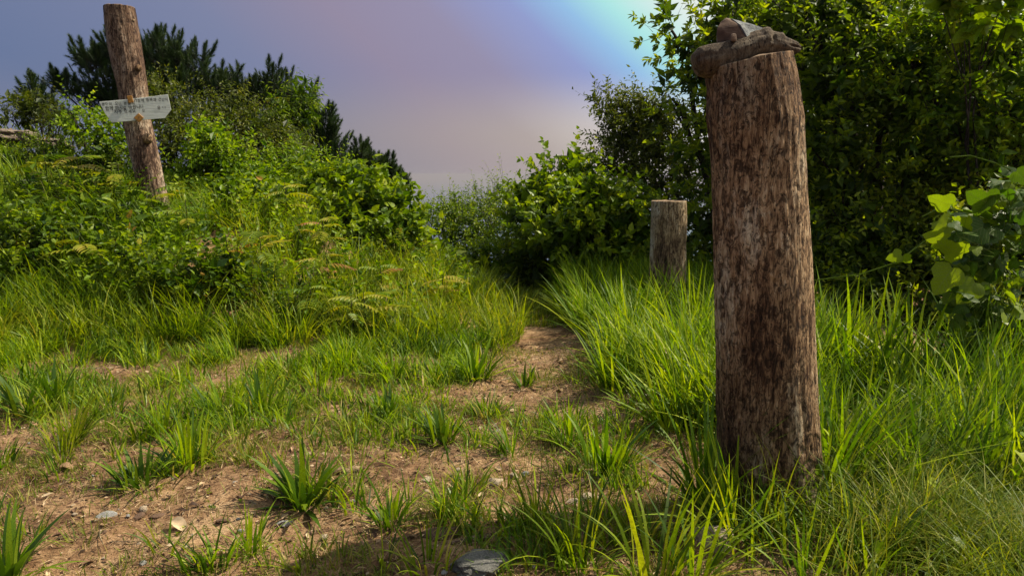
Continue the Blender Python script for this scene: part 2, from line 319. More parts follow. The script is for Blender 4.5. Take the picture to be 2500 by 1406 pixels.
m, t, out = newmat('soil'); L = t.links.new
c = N(t, 'ShaderNodeTexCoord')
def gn(scale, det, rough=.6):
    n_ = N(t, 'ShaderNodeTexNoise'); n_.inputs['Scale'].default_value = scale; n_.inputs['Detail'].default_value = det; n_.inputs['Roughness'].default_value = rough; L(c.outputs['Object'], n_.inputs['Vector']); return n_.outputs[0]
n1, n2, n3 = gn(1.3, 5), gn(14, 8, .7), gn(120, 4)
r1 = ramp(t, [(.38, (.042, .021, .011)), (.47, (.118, .062, .031)), (.55, (.235, .138, .072)), (.67, (.38, .255, .145))])
ad = N(t, 'ShaderNodeMath', operation='MULTIPLY_ADD'); ad.inputs[1].default_value = .55; L(n2, ad.inputs[0])
mu = N(t, 'ShaderNodeMath', operation='MULTIPLY'); mu.inputs[1].default_value = .5; L(n1, mu.inputs[0]); L(mu.outputs[0], ad.inputs[2]); L(ad.outputs[0], r1.inputs[0])
r2 = ramp(t, [(.35, (.55, .5, .47)), (.5, (1, 1, 1)), (.66, (1.25, 1.25, 1.2))]); L(n3, r2.inputs[0])
mm = N(t, 'ShaderNodeMix', data_type='RGBA', blend_type='MULTIPLY'); mm.inputs['Factor'].default_value = .9; L(r1.outputs[0], mm.inputs['A']); L(r2.outputs[0], mm.inputs['B'])
p = N(t, 'ShaderNodeBsdfPrincipled'); p.inputs['Roughness'].default_value = .95; p.inputs['Specular IOR Level'].default_value = .15; L(mm.outputs['Result'], p.inputs['Base Color'])
hh = N(t, 'ShaderNodeMath', operation='MULTIPLY_ADD'); hh.inputs[1].default_value = .4; L(n3, hh.inputs[0]); L(n2, hh.inputs[2])
b = N(t, 'ShaderNodeBump'); b.inputs['Strength'].default_value = .9; b.inputs['Distance'].default_value = .02; L(hh.outputs[0], b.inputs['Height']); L(b.outputs[0], p.inputs['Normal'])
L(p.outputs[0], out.inputs[0]); M['soil'] = m

m, t, out = newmat('sea_water'); L = t.links.new
p = N(t, 'ShaderNodeBsdfPrincipled'); p.inputs['Base Color'].default_value = (.02, .075, .14, 1); p.inputs['Roughness'].default_value = .22; p.inputs['IOR'].default_value = 1.33
c = N(t, 'ShaderNodeTexCoord'); mp = N(t, 'ShaderNodeMapping'); mp.inputs['Scale'].default_value = (.004, .02, 1); L(c.outputs['Object'], mp.inputs[0])
n_ = N(t, 'ShaderNodeTexNoise'); n_.inputs['Scale'].default_value = 1; n_.inputs['Detail'].default_value = 6; L(mp.outputs[0], n_.inputs['Vector'])
b = N(t, 'ShaderNodeBump'); b.inputs['Strength'].default_value = .25; b.inputs['Distance'].default_value = 6; L(n_.outputs[0], b.inputs['Height']); L(b.outputs[0], p.inputs['Normal'])
L(p.outputs[0], out.inputs[0]); M['sea'] = m

# ------------------------------------------------------------------ ground and sea
def axis(lo, hi, step, far, grow=1.22):
    a = list(np.arange(lo, hi, step)); s_ = step; x = a[-1]
    while x < far: s_ *= grow; x += s_; a.append(x)
    b_ = []; s_ = step; x = a[0]
    while x > -far: s_ *= grow; x -= s_; b_.append(x)
    return np.array(b_[::-1] + a)
gx, gy = axis(-5.5, 4.5, .034, 900), axis(1.3, 9.6, .034, 900)
XX, YY = np.meshgrid(gx, gy); ZZ = np.maximum(gz(XX, YY), -170)
ny, nx = XX.shape; idx = np.arange(nx * ny).reshape(ny, nx)
me = mesh_np('ground', np.stack([XX, YY, ZZ], -1).reshape(-1, 3), [np.stack([idx[:-1, :-1], idx[:-1, 1:], idx[1:, 1:], idx[1:, :-1]], -1).reshape(-1, 4)], M['soil'], None, True)
tag(ob('ground', me), 'bare brown soil of the hilltop clearing with a path', kind='structure')
xs = np.array([-50000., -5000, -500, 500, 5000, 50000]); XX, YY = np.meshgrid(xs, xs); idx = np.arange(36).reshape(6, 6)
me = mesh_np('sea', np.stack([XX, YY, XX * 0 - 150], -1).reshape(-1, 3), [np.stack([idx[:-1, :-1], idx[:-1, 1:], idx[1:, 1:], idx[1:, :-1]], -1).reshape(-1, 4)], M['sea'])
tag(ob('sea', me), 'hazy blue sea far below the hill', kind='structure')

# ------------------------------------------------------------------ wooden posts
def log_mesh(name, prof, Y, mat, seed, na=112, nz=230, depth=1.0, ridge=.0055, bury=.25, slant=0):
    prof = np.array(prof, float)                    # rows: centre px, width px, py from top to bottom
    C = W(prof[:, 0], prof[:, 2], Y); rad = prof[:, 1] / 2 / F * (Y / math.cos(PITCH))
    zt, zb = C[0, 2], C[-1, 2]
    z = np.linspace(zb, zt, nz); cx = np.interp(z, C[::-1, 2], C[::-1, 0]); r = np.interp(z, C[::-1, 2], rad[::-1])
    nb = 6; z = np.concatenate([np.linspace(zb - bury, zb, nb, endpoint=False), z]); cx = np.concatenate([np.full(nb, cx[0]), cx]); r = np.concatenate([np.full(nb, r[0]), r]); nz += nb
    a = np.linspace(0, 2 * np.pi, na, endpoint=False)
    A_, Z_ = np.meshgrid(a, z)
    ca, sa = np.cos(A_), np.sin(A_)
    fib = vn3(ca * 9, sa * 9, Z_ * 2.2, seed) - .5 + .6 * (vn3(ca * 22, sa * 22, Z_ * 5, seed + 1) - .5)
    lump = vn3(ca * 1.3, sa * 1.3, Z_ * 1.7, seed + 2) - .5
    crack = -np.clip(.5 - np.abs(vn3(ca * 5.5, sa * 5.5, Z_ * .8, seed + 4) - .5) * 14, 0, .5)
    pit = vn3(ca * 20, sa * 20, Z_ * 22, seed + 3); pit = -np.clip(pit - .72, 0, 1)
    RR = r[:, None] * (1 + .045 * lump) + ridge * (fib * 1.6 + crack * 2.2) + .035 * pit
    slz = slant * ca * np.clip((Z_ - (zt - .25)) / .25, 0, 1)
    V = np.stack([cx[:, None] + RR * ca, Y + RR * sa * depth, Z_ + slz], -1).reshape(-1, 3)
    base = np.array([cx[nb], Y, zb])
    i = np.arange(nz * na).reshape(nz, na); i2 = np.roll(i, -1, 1)
    Q = np.stack([i[:-1], i2[:-1], i2[1:], i[1:]], -1).reshape(-1, 4)
    # top: rings inwards
    rings = []; last = i[-1]; Vt = [V]; n0 = len(V)
    top = V[-na:]; ct = top.mean(0)
    for k, s_ in enumerate((.97, .9, .7, .45, .2)):
        ring = ct + (top - ct) * s_; ring[:, 2] += .004 * (1 - s_) + (.012 if s_ < .95 else .008) * (vn2(ring[:, 0] * 25, ring[:, 1] * 25, seed) - .3)
        Vt.append(ring); cur = n0 + np.arange(na); n0 += na
        rings.append(np.stack([last, np.roll(last, -1), np.roll(cur, -1), cur], -1)); last = cur
    Vt.append(ct[None] + [0, 0, .002]); T = np.stack([last, np.roll(last, -1), np.full(na, n0)], -1)
    V = np.concatenate(Vt) - base
    RQ = np.concatenate(rings)
    me = mesh_np(name, V, [T, Q, RQ], [mat, M['end']], None, True, [1] * na + [0] * len(Q) + [1] * len(RQ))
    return me, base

# thick post
pb = G(1868, 1222); YP = float(pb[1])
prof = [(1826, 196, 152), (1834, 206, 200), (1841, 224, 290), (1848, 218, 380), (1854, 221, 500), (1859, 229, 620), (1863, 233, 750), (1867, 236, 900), (1873, 241, 1040), (1878, 250, 1120), (1880, 262, 1222)]
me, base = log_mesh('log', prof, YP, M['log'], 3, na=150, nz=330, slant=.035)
post = empty('wooden_post', base, 'thick weathered log post with a driftwood carving on its top', 'wooden post')
ob('log', me, post)
def stub(parent, base, p0, d, r, l, mat, name='branch_stub'):
    a_ = Acc(); d = unit(np.array(d, float)); p0 = np.array(p0, float)
    tube(a_, [p0 - d * r, p0 + d * l * .3, p0 + d * l * .8, p0 + d * l], [r * 1.35, r * 1.05, r, r * .75], 9)
    return ob(name, a_.mesh(name, mat, base, True), parent)
def chip(parent, base, px, py, Y, l, mat):           # strips of bark lifting off the edge
    a_ = Acc(); p0 = W(px, py, Y); d = np.array([random.uniform(.3, .9), -.5, random.uniform(-.2, .9)])
    stamp(a_, *LEAF, p0[None], unit(d)[None], np.array([[.6, -.7, .2]]), np.array([l]), np.array([l * .35]), np.array([.5]))
    return ob('bark_flake', a_.mesh('bark_flake', mat, base), parent)
for (px, py) in ((1966, 492), (1974, 700), (1984, 905), (1990, 960), (1979, 820)): chip(post, base, px, py, YP - .02, random.uniform(.02, .035), M['log'])

# short post behind
sb = G(1630, 770); YS = float(sb[1])
prof = [(1633, 84, 491), (1633, 86, 540), (1631, 86, 600), (1630, 90, 650), (1629, 88, 700), (1629, 87, 800)]
me, base2 = log_mesh('log', prof, YS, M['log2'], 13, na=90, nz=150, ridge=.006)
post2 = empty('wooden_post', base2, 'short flat-topped log post rising from tall grass beside the path', 'wooden post')
ob('log', me, post2)

# leaning sign post
lb = G(392, 545); YL = float(lb[1])
prof = [(291, 66, 18), (296, 70, 60), (304, 73, 110), (313, 71, 160), (322, 66, 205), (328, 62, 250), (335, 62, 300), (346, 64, 350), (358, 63, 400), (368, 62, 450), (382, 62, 505), (396, 62, 560)]
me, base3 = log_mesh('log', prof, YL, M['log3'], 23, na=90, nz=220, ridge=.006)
post3 = empty('sign_post', base3, 'leaning debarked log post carrying a hand-lettered white board', 'sign post')
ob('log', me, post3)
rL = 33 / F * YL
for px, py, d, r_, l_ in ((322, 54, (.9, -.35, .15), .018, .07), (345, 170, (.9, -.5, .1), .035, .06), (368, 340, (.5, -.9, .05), .055, .10), (262, 50, (-1, -.1, .2), .02, .03), (312, 172, (-.1, -1, 0), .03, .02)):
    p0 = W(px, py, YL); p0[1] -= rL * (.55 if d[0] > .3 and d[1] < -.4 else .2 if abs(d[0]) > .5 else .97)
    stub(post3, base3, p0 - np.array(d) * .02, d, r_, l_, M['log'])
# the board: a plank turned a little to the right
BY, YAW = YL - rL - .03, R(24)
bc = W(332, 266, BY); bu = np.array([math.cos(YAW), math.sin(YAW), 0]); bn = np.array([math.sin(YAW), -math.cos(YAW), 0])
def board_pt(px, py, off=0.0):
    r_ = ray(px, py); t_ = ((bc + bn * off - EYE) @ bn) / (r_ @ bn); return EYE + r_ * t_
outl = [(242, 249), (300, 244), (355, 238), (410, 231), (414, 250), (418, 269), (402, 289), (340, 294), (273, 300), (256, 277)]
a_ = Acc(); fr = np.array([board_pt(x, y, .03) for x, y in outl]); bk = fr - bn * .018; n = len(outl)
me = bpy.data.meshes.new('sign_board'); bm = bmesh.new()
vf = [bm.verts.new(Vector(p - base3)) for p in fr]; vb = [bm.verts.new(Vector(p - base3)) for p in bk]
bm.faces.new(vf); bm.faces.new(vb[::-1])
for i in range(n): bm.faces.new([vf[i], vb[i], vb[(i + 1) % n], vf[(i + 1) % n]])
bmesh.ops.recalc_face_normals(bm, faces=bm.faces)
bmesh.ops.bevel(bm, geom=list(bm.edges), offset=.002, segments=1, affect='EDGES')
bm.to_mesh(me); bm.free(); me.materials.append(M['board'])
board = ob('sign_board', me, post3); board['label'] = 'white plank with rows of black hand lettering'
def letters(txt, px, py, size_px, rot, name='lettering'):
    """one handwritten line, each character a little uneven, laid on the board"""
    V, T, Q = Acc(), None, None
    x = 0.0
    upx = board_pt(332, 256, .033) - board_pt(332, 266, .033); k = np.linalg.norm(upx) / 10
    o0 = board_pt(px, py, .033); ang = R(rot)
    U = bu * math.cos(ang) + np.array([0, 0, 1.]) * math.sin(ang); Vv = -bu * math.sin(ang) + np.array([0, 0, 1.]) * math.cos(ang)
    for ch in txt:
        if ch == ' ': x += .42 * size_px; continue
        cu = bpy.data.curves.new('t', 'FONT'); cu.body = ch; cu.size = 1; cu.offset = .008; cu.resolution_u = 3; cu.extrude = 0
        o = bpy.data.objects.new('t', cu); COL.objects.link(o)
        bpy.context.view_layer.update()
        me_ = bpy.data.meshes.new_from_object(o.evaluated_get(bpy.context.evaluated_depsgraph_get())); bpy.data.objects.remove(o)
        if len(me_.polygons):
            me_.calc_loop_triangles()
            co = np.array([v.co[:] for v in me_.vertices]); tr = np.array([t_.vertices[:] for t_ in me_.loop_triangles])
            s_ = size_px * random.uniform(.92, 1.12); th = random.uniform(-.12, .12); sh = random.uniform(-.1, .15)
            cx_, cy_ = co[:, 0] * s_ * .86, co[:, 1] * s_
            cx_, cy_ = cx_ * math.cos(th) - cy_ * math.sin(th) + sh * cy_, cx_ * math.sin(th) + cy_ * math.cos(th)
            P_ = o0 + U * ((x + cx_) * k)[:, None] + Vv * ((cy_ + random.uniform(-.6, .6)) * k)[:, None]
            V.add(P_, T=tr)
        x += size_px * .84
    o = ob(name, V.mesh(name, M['ink'], base3), board); o['kind'] = 'stuff'; return o
letters('봉수미 오신 분들의', 248, 259, 9.8, 5)
letters('가정에 행복과 건강이', 327, 250, 9.4, 5)
letters('함께 하시길 바랍니다', 257, 269.5, 10.4, 5)
letters('자주 오세요', 279, 277, 10.6, 4)
letters('오', 347, 275, 9.5, 3)
letters('웅', 384, 267, 9, 4)
letters('이가', 395, 265, 6, 4)
def block(px, py, w, h, rot, name='wood_block'):
    ce = board_pt(px, py, .04); k = YL / F; a0 = R(rot); U = bu * math.cos(a0) + np.array([0, 0, 1.]) * math.sin(a0); Vv = -bu * math.sin(a0) + np.array([0, 0, 1.]) * math.cos(a0)
    me = bpy.data.meshes.new(name); bm = bmesh.new()
    vs = [bm.verts.new(Vector(ce + U * (w / 2 * k * sx) + Vv * (h / 2 * k * sy) + bn * (.008 * sz) - base3)) for sz in (-1, 1) for sx, sy in ((-1, -1), (1, -1), (1, 1), (-1, 1))]
    for f in ((3, 2, 1, 0), (4, 5, 6, 7), (0, 1, 5, 4), (1, 2, 6, 5), (2, 3, 7, 6), (3, 0, 4, 7)): bm.faces.new([vs[i] for i in f])
    bmesh.ops.recalc_face_normals(bm, faces=bm.faces); bmesh.ops.bevel(bm, geom=list(bm.edges), offset=.003, segments=1, affect='EDGES')
    bm.to_mesh(me); bm.free(); me.materials.append(M['orange_wood']); o = ob(name, me, post3)
    na_ = Acc(); tube(na_, [ce + bn * .006 - base3, ce + bn * .012 - base3], [.004, .005], 8); ob('nail', na_.mesh('nail', M['nail']), o)
    return o
block(318, 243, 11, 16, 10)['label'] = 'orange wooden block nailed over the top edge of the board'
block(339, 288, 15, 15, 45)['label'] = 'orange wooden diamond nailed over the bottom edge of the board'

# driftwood carving on the thick post
dw = np.array([(1692, 160, 10), (1697, 158, 25), (1712, 154, 35), (1735, 149, 37), (1765, 141, 35), (1795, 131, 33.5), (1825, 121, 32.5), (1850, 113, 33), (1868, 109, 32), (1885, 111, 29), (1905, 115, 24.5), (1925, 117, 20), (1943, 119, 15), (1953, 120, 7)], float)
kk = YP / F; n_u, n_a = 90, 56
s_ = np.linspace(0, 1, n_u); ss = np.linspace(0, 1, len(dw))
C = W(np.interp(s_, ss, dw[:, 0]), np.interp(s_, ss, dw[:, 1]), YP - .03); rr = np.interp(s_, ss, dw[:, 2]) * kk
ext = W(1830, 120, YP)
a = np.linspace(0, 2 * np.pi, n_a, endpoint=False)
A_, U_ = np.meshgrid(a, s_)
ca, sa = np.cos(A_), np.sin(A_)                       # ca: up, sa: towards the back
rad = rr[:, None] * (1 + .10 * (vn3(ca * 1.6, sa * 1.6, U_ * 7, 5) - .5) + .10 * (vn3(ca * 5, sa * 5, U_ * 9, 6) - .5)) + .005 * (vn3(ca * 7, sa * 7, U_ * 3, 8) - .5)
# mouth: a groove on the camera side near the tip; brow knob and knot hollow
mouth = np.exp(-((A_ - R(275)) / .16) ** 2) * sm((U_ - .80) / .08)
rad = rad * (1 - .38 * mouth)
hol = np.exp(-(((A_ - R(300)) / .42) ** 2 + ((U_ - .655) / .022) ** 2)); rad = rad * (1 - .30 * hol)
brow = np.exp(-(((A_ - R(340)) / .5) ** 2 + ((U_ - .62) / .03) ** 2)) + .8 * np.exp(-(((A_ - R(330)) / .4) ** 2 + ((U_ - .74) / .035) ** 2)); rad = rad + .010 * brow
tdir = unit(np.gradient(C, axis=0)); upv = unit(np.cross(np.cross(tdir, [0, 0, 1.]), tdir)); bkv = np.tile([0, 1., 0], (n_u, 1))
V = C[:, None] + rad[..., None] * (ca[..., None] * upv[:, None] + 1.25 * sa[..., None] * bkv[:, None])
i = np.arange(n_u * n_a).reshape(n_u, n_a); i2 = np.roll(i, -1, 1); Q = np.stack([i[:-1], i2[:-1], i2[1:], i[1:]], -1).reshape(-1, 4)
V = V.reshape(-1, 3); nv = len(V); V = np.vstack([V, C[:1] + [-.002, 0, 0], C[-1:] + [.002, 0, 0]])
T = np.concatenate([np.stack([i2[0], i[0], np.full(n_a, nv)], -1), np.stack([i[-1], i2[-1], np.full(n_a, nv + 1)], -1)])
db = C[n_u // 2].copy(); db[2] -= .05
tag(ob('driftwood_carving', mesh_np('driftwood_carving', V - db, [T, Q], M['drift'], None, True), None, db),
    'brown driftwood log shaped like an animal head with open snout, lying on the thick post', 'wood carving')
def hull(name, pts, base, mat, cuts=4, amp=.006, parent=None, seed=0, loc=None, smooth=False):
    me = bpy.data.meshes.new(name); bm = bmesh.new()
    for p_ in pts: bm.verts.new(Vector(np.asarray(p_, float) - base))
    r_ = bmesh.ops.convex_hull(bm, input=bm.verts)
    bmesh.ops.delete(bm, geom=[v for v in bm.verts if not v.link_faces], context='VERTS')
    bmesh.ops.triangulate(bm, faces=bm.faces); bmesh.ops.subdivide_edges(bm, edges=bm.edges, cuts=cuts, use_grid_fill=True)
    if smooth: bmesh.ops.smooth_vert(bm, verts=bm.verts, factor=.5, use_axis_x=True, use_axis_y=True, use_axis_z=True)
    f_ = 18
    for v in bm.verts:
        n_ = mnoise.noise(v.co * f_ + Vector((seed * 3.1, 0, 0))) + .5 * mnoise.noise(v.co * f_ * 2.7)
        v.co += v.normal * n_ * amp
    bmesh.ops.recalc_face_normals(bm, faces=bm.faces); bm.to_mesh(me); bm.free(); me.materials.append(mat)
    return ob(name, me, parent, loc)
def Wd(px, py, dy): return W(px, py, YP + dy)
sh0 = Wd(1800, 104, 0); she = empty('broken_rock', sh0, 'arched brown and grey rock shell propped on the driftwood', 'rock')
front = [Wd(1750, 106, -.02), Wd(1749, 72, -.02), Wd(1757, 54, 0), Wd(1772, 44, .0), Wd(1790, 46, -.0), Wd(1806, 64, -.05), Wd(1826, 99, -.08), Wd(1750, 106, .06), Wd(1772, 46, .07), Wd(1826, 100, .05)]
hull('brown_face', front, sh0, M['brown_rock'], 6, .004, she, 1, smooth=True)
back = [Wd(1786, 46, .0), Wd(1808, 62, -.052), Wd(1829, 99, -.083), Wd(1835, 60, .0), Wd(1863, 70, .03), Wd(1866, 84, .02), Wd(1852, 97, -.02), Wd(1790, 52, .09), Wd(1862, 74, .11), Wd(1850, 100, .08)]
M['dark_rock'] = simplemat('dark_grey_rock', [(.3, (.035, .038, .04)), (.5, (.11, .115, .12)), (.68, (.27, .27, .25))], 30, 8, .9, 1.0, .012)
hull('grey_face', back, sh0, M['dark_rock'], 6, .006, she, 2)
hull('prop_stone', [Wd(1785, 84, -.10), Wd(1797, 83, -.10), Wd(1799, 102, -.11), Wd(1784, 102, -.11), Wd(1785, 84, -.06), Wd(1797, 84, -.06), Wd(1798, 102, -.06), Wd(1785, 102, -.06)], sh0, M['brown_rock'], 2, .003, she, 3, smooth=True)

# ------------------------------------------------------------------ shrubs and trees
TR = [0]
def blobs3(bl):
    out_ = []
    for px, py, Y, rx, ry in bl:
        c_ = W(px, py, Y); k = Y / F; out_.append((c_, np.array([rx * k, .5 * (rx + ry) * k, ry * k])))
    return out_
def limbs(acc, base, B, r0, seed, stems=1):
    rs = np.random.default_rng(seed)
    base = np.asarray(base, float)
    for c_, r_ in B:
        st = base + np.array([rs.normal(0, .06), rs.normal(0, .06), -.1])
        d = c_ - st; n = 8; t_ = np.linspace(0, 1, n)[:, None]
        w = np.cumsum(rs.normal(0, .035, (n, 3)), 0) * np.linalg.norm(d) * .35; w -= t_ * w[-1]
        pts = st + d * t_ + w + np.array([0, 0, .12]) * np.sin(t_ * np.pi) * np.linalg.norm(d)
        tube(acc, pts, np.linspace(r0, r0 * .3, n), 6)
        for k in range(3):
            e = c_ + unit(rs.normal(0, 1, 3)) * r_ * rs.uniform(.5, .95); s0 = pts[5]
            m_ = (s0 + e) / 2 + rs.normal(0, .06, 3) * np.linalg.norm(e - s0)
            tube(acc, [s0, m_, e], [r0 * .35, r0 * .22, r0 * .08], 4)
def twig_leaves(acc, tw, P, d, tl, kind, ll, lw, rs, tint, tpl, up=.8):
    """P (n,3) twig starts, d directions, tl lengths"""
    n = len(P)
    if kind in ('alt', 'droop'): m_ = 9
    elif kind == 'pinn': m_ = 13
    elif kind == 'whorl': m_ = 8
    else: m_ = 7
    side = unit(np.cross(d, [0, 0, 1.]) + 1e-6); upd = np.cross(side, d)
    j = np.arange(m_)
    if kind == 'pinn':
        s_ = (.12 + .88 * (j // 2) / ((m_ - 1) // 2)); sg = np.where(j % 2, 1., -1.); last = j == m_ - 1
        Pj = P[:, None] + d[:, None] * (tl[:, None] * s_)[..., None] - np.array([0, 0, 1.]) * ((tl[:, None] * s_ ** 2) * .35)[..., None]
        ax = side[:, None] * (sg * ~last)[None, :, None] + d[:, None] * (.35 + 1.2 * last)[None, :, None] - np.array([0, 0, .25])
        nz_ = upd[:, None] + rs.normal(0, .15, (n, m_, 3)); L_ = ll * (1 - .35 * np.abs(s_ - .45))[None] * rs.uniform(.85, 1.1, (n, 1))
    else:
        s_ = .15 + .85 * (j + .5) / m_ if kind != 'whorl' else .8 + .2 * j / m_
        an = j * 2.4 + rs.uniform(0, 6.28, (n, 1))
        Pj = P[:, None] + d[:, None] * (tl[:, None] * s_)[..., None]
        rd = side[:, None] * np.cos(an)[..., None] + upd[:, None] * np.sin(an)[..., None]
        ax = d[:, None] * rs.uniform(.35, .9, (n, m_, 1)) + rd * .9 + np.array([0, 0, -.15 if kind != 'droop' else -.9])
        nz_ = np.array([0, 0, up]) + rs.normal(0, .5, (n, m_, 3)) + rd * .2; L_ = ll * rs.uniform(.65, 1.2, (n, m_))
    L_ = np.broadcast_to(L_, (n, m_)).ravel()
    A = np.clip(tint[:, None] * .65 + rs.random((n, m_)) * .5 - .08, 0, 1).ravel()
    stamp(acc, *tpl, Pj.reshape(-1, 3), unit(ax).reshape(-1, 3), unit(nz_).reshape(-1, 3), L_, L_ * lw, A)
    if tw is not None:                               # the twig itself: a thin three-sided spike
        e = P + d * tl[:, None]; w = .0022 + .004 * tl
        V = np.stack([P + side * w[:, None], P - side * w[:, None] * .5 + upd * w[:, None] * .8, P - side * w[:, None] * .5 - upd * w[:, None] * .8, e], 1)
        T = (np.array([[0, 1, 3], [1, 2, 3], [2, 0, 3]])[None] + (np.arange(n) * 4)[:, None, None]).reshape(-1, 3)
        tw.add(V, T=T)
def shrub(name, label, cat, bl, kind, ll, lw, dens, mat, seed, base_px=None, r0=.022, tpl=DIAM, group=None, tl=.22, shoots=.09, fill=.25, trunk='stems'):
    rs = np.random.default_rng(seed); B = blobs3(bl); acc, tw = Acc(), Acc()
    lowb = min(B, key=lambda b_: b_[0][2] - b_[1][2])
    if base_px: base = W(*base_px)
    else: base = np.mean([b_[0] for b_ in B], 0)
    base[2] = float(gz(base[0], base[1]))
    for c_, r_ in B:
        rm = r_.mean(); n = int(dens * 4 * np.pi * (r_[0] * r_[2] + r_[0] * r_[1] + r_[1] * r_[2]) / 3)
        o_ = unit(rs.normal(0, 1, (n, 3)))
        bump = .78 + .5 * vn3(o_[:, 0] * 2.2 + seed, o_[:, 1] * 2.2, o_[:, 2] * 2.2, seed)
        u = rs.random(n) ** .33; u[rs.random(n) < .6] = rs.uniform(.8, 1.02)
        u = np.where(rs.random(n) < .7, rs.uniform(.72, 1.0, n), rs.random(n) ** .5 * .8)
        P = c_ + o_ * r_ * (u * bump)[:, None]
        hole = vn3(P[:, 0] * 3.1 / max(rm, .35), P[:, 1] * 3.1 / max(rm, .35), P[:, 2] * 3.1 / max(rm, .35), seed + 3)
        keep = (hole > .27) & (P[:, 2] > gz(P[:, 0], P[:, 1]) + .02); P, o_, hole = P[keep], o_[keep], hole[keep]; n = len(P)
        d = unit(o_ * .75 + np.array([0, 0, .45]) + rs.normal(0, .45, (n, 3)))
        t_ = tl * rs.uniform(.55, 1.25, n)
        ls = rs.random(n) < shoots; t_[ls] *= 1.9; d[ls] = unit(d[ls] + np.array([0, 0, .5]) + o_[ls] * .4)
        tint = np.clip(.15 + hole * .75 + .15 * rs.normal(0, 1, n), 0, 1)
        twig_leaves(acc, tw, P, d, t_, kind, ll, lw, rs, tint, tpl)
        # the inside of the crown: larger filler leaves, its shade put into their dark tint
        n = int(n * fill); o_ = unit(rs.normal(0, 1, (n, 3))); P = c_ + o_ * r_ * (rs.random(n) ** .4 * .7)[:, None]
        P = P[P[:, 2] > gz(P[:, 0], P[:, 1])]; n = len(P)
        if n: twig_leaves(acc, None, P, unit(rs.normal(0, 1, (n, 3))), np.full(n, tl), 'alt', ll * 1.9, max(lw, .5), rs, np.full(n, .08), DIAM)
    limbs(tw, base, B, r0, seed)
    root = empty(name, base, label, cat, group)
    ob(trunk, tw.mesh(trunk, M['twig'], base), root)
    cr = ob('crown', acc.mesh('crown', mat, base), root); cr['kind'] = 'stuff'
    TR[0] += len(cr.data.polygons)
    return root
def pine(label, bl, seed, base_px, dens=30, mat=None, r0=.03):
    dens *= 1.7; rs = np.random.default_rng(seed); B = blobs3(bl); acc, tw = Acc(), Acc()
    base = W(*base_px); base[2] = float(gz(base[0], base[1]))
    for c_, r_ in B:
        n = max(10, int(dens * 4 * np.pi * (r_[0] * r_[2] + r_[0] * r_[1] + r_[1] * r_[2]) / 3))
        o_ = unit(rs.normal(0, 1, (n, 3))); P = c_ + o_ * r_ * (rs.uniform(.35, 1, n) ** .6)[:, None]
        d = unit(o_ * np.array([.55, .55, .3]) + np.array([0, 0, .85]) + rs.normal(0, .22, (n, 3)))
        tl = rs.uniform(.12, .22, n)
        ns = max(3, n // 8); so = unit(rs.normal(0, 1, (ns, 3))); so[:, 2] = np.abs(so[:, 2]) * .8 + .1; so = unit(so); k_ = 9      # leading shoots that stand out of the crown
        sp = c_ + so * r_ * .8; sd = unit(so * np.array([.5, .5, .3]) + np.array([0, 0, 1.]) + rs.normal(0, .12, (ns, 3))); sl = rs.uniform(.18, .42, ns) * min(1, r_.mean() / .28)
        f_ = np.tile(np.linspace(0, 1, k_), ns); ix = np.repeat(np.arange(ns), k_)
        P = np.concatenate([P, sp[ix] + sd[ix] * (sl[ix] * f_)[:, None]]); d = np.concatenate([d, unit(sd[ix] * (.55 + 1.5 * f_ ** 2)[:, None] + rs.normal(0, .62, (len(ix), 3)) * (1.02 - f_)[:, None])])
        tl = np.concatenate([tl, .19 * (1 - .45 * f_)]); n = len(P)
        m_ = 46; s_ = np.linspace(.0, 1, m_); an = np.arange(m_) * 2.4 + rs.uniform(0, 6.28, (n, 1))
        side = unit(np.cross(d, [.3, 0, 1.])); upd = np.cross(side, d)
        Pj = P[:, None] + d[:, None] * (tl[:, None] * s_)[..., None]
        rd = side[:, None] * np.cos(an)[..., None] + upd[:, None] * np.sin(an)[..., None]
        ax = d[:, None] * (.55 + 1.0 * s_ ** 2)[None, :, None] + rd * .75
        L_ = (.085 * (1 - .25 * s_)[None] * rs.uniform(.8, 1.2, (n, m_))).ravel()
        A = np.clip(np.repeat(rs.uniform(.1, .7, n), m_) + rs.normal(0, .12, n * m_), 0, 1)
        stamp(acc, *NEED, Pj.reshape(-1, 3), ax.reshape(-1, 3), (rd + .3).reshape(-1, 3), L_, np.full(len(L_), .011), A)
        e = P + d * (tl * 1.02)[:, None]; w = np.full(n, .004)
        V = np.stack([P - d * .12 + side * w[:, None], P - d * .12 - side * w[:, None] * .5 + upd * w[:, None], P - d * .12 - side * w[:, None] * .5 - upd * w[:, None], e], 1)
        T = (np.array([[0, 1, 3], [1, 2, 3], [2, 0, 3]])[None] + (np.arange(n) * 4)[:, None, None]).reshape(-1, 3); tw.add(V, T=T)
    limbs(tw, base, B, r0, seed)
    root = empty('pine_tree', base, label, 'pine tree')
    ob('trunk', tw.mesh('trunk', M['twig'], base), root)
    cr = ob('crown', acc.mesh('crown', M['pine'], base), root); cr['kind'] = 'stuff'; TR[0] += len(cr.data.polygons)

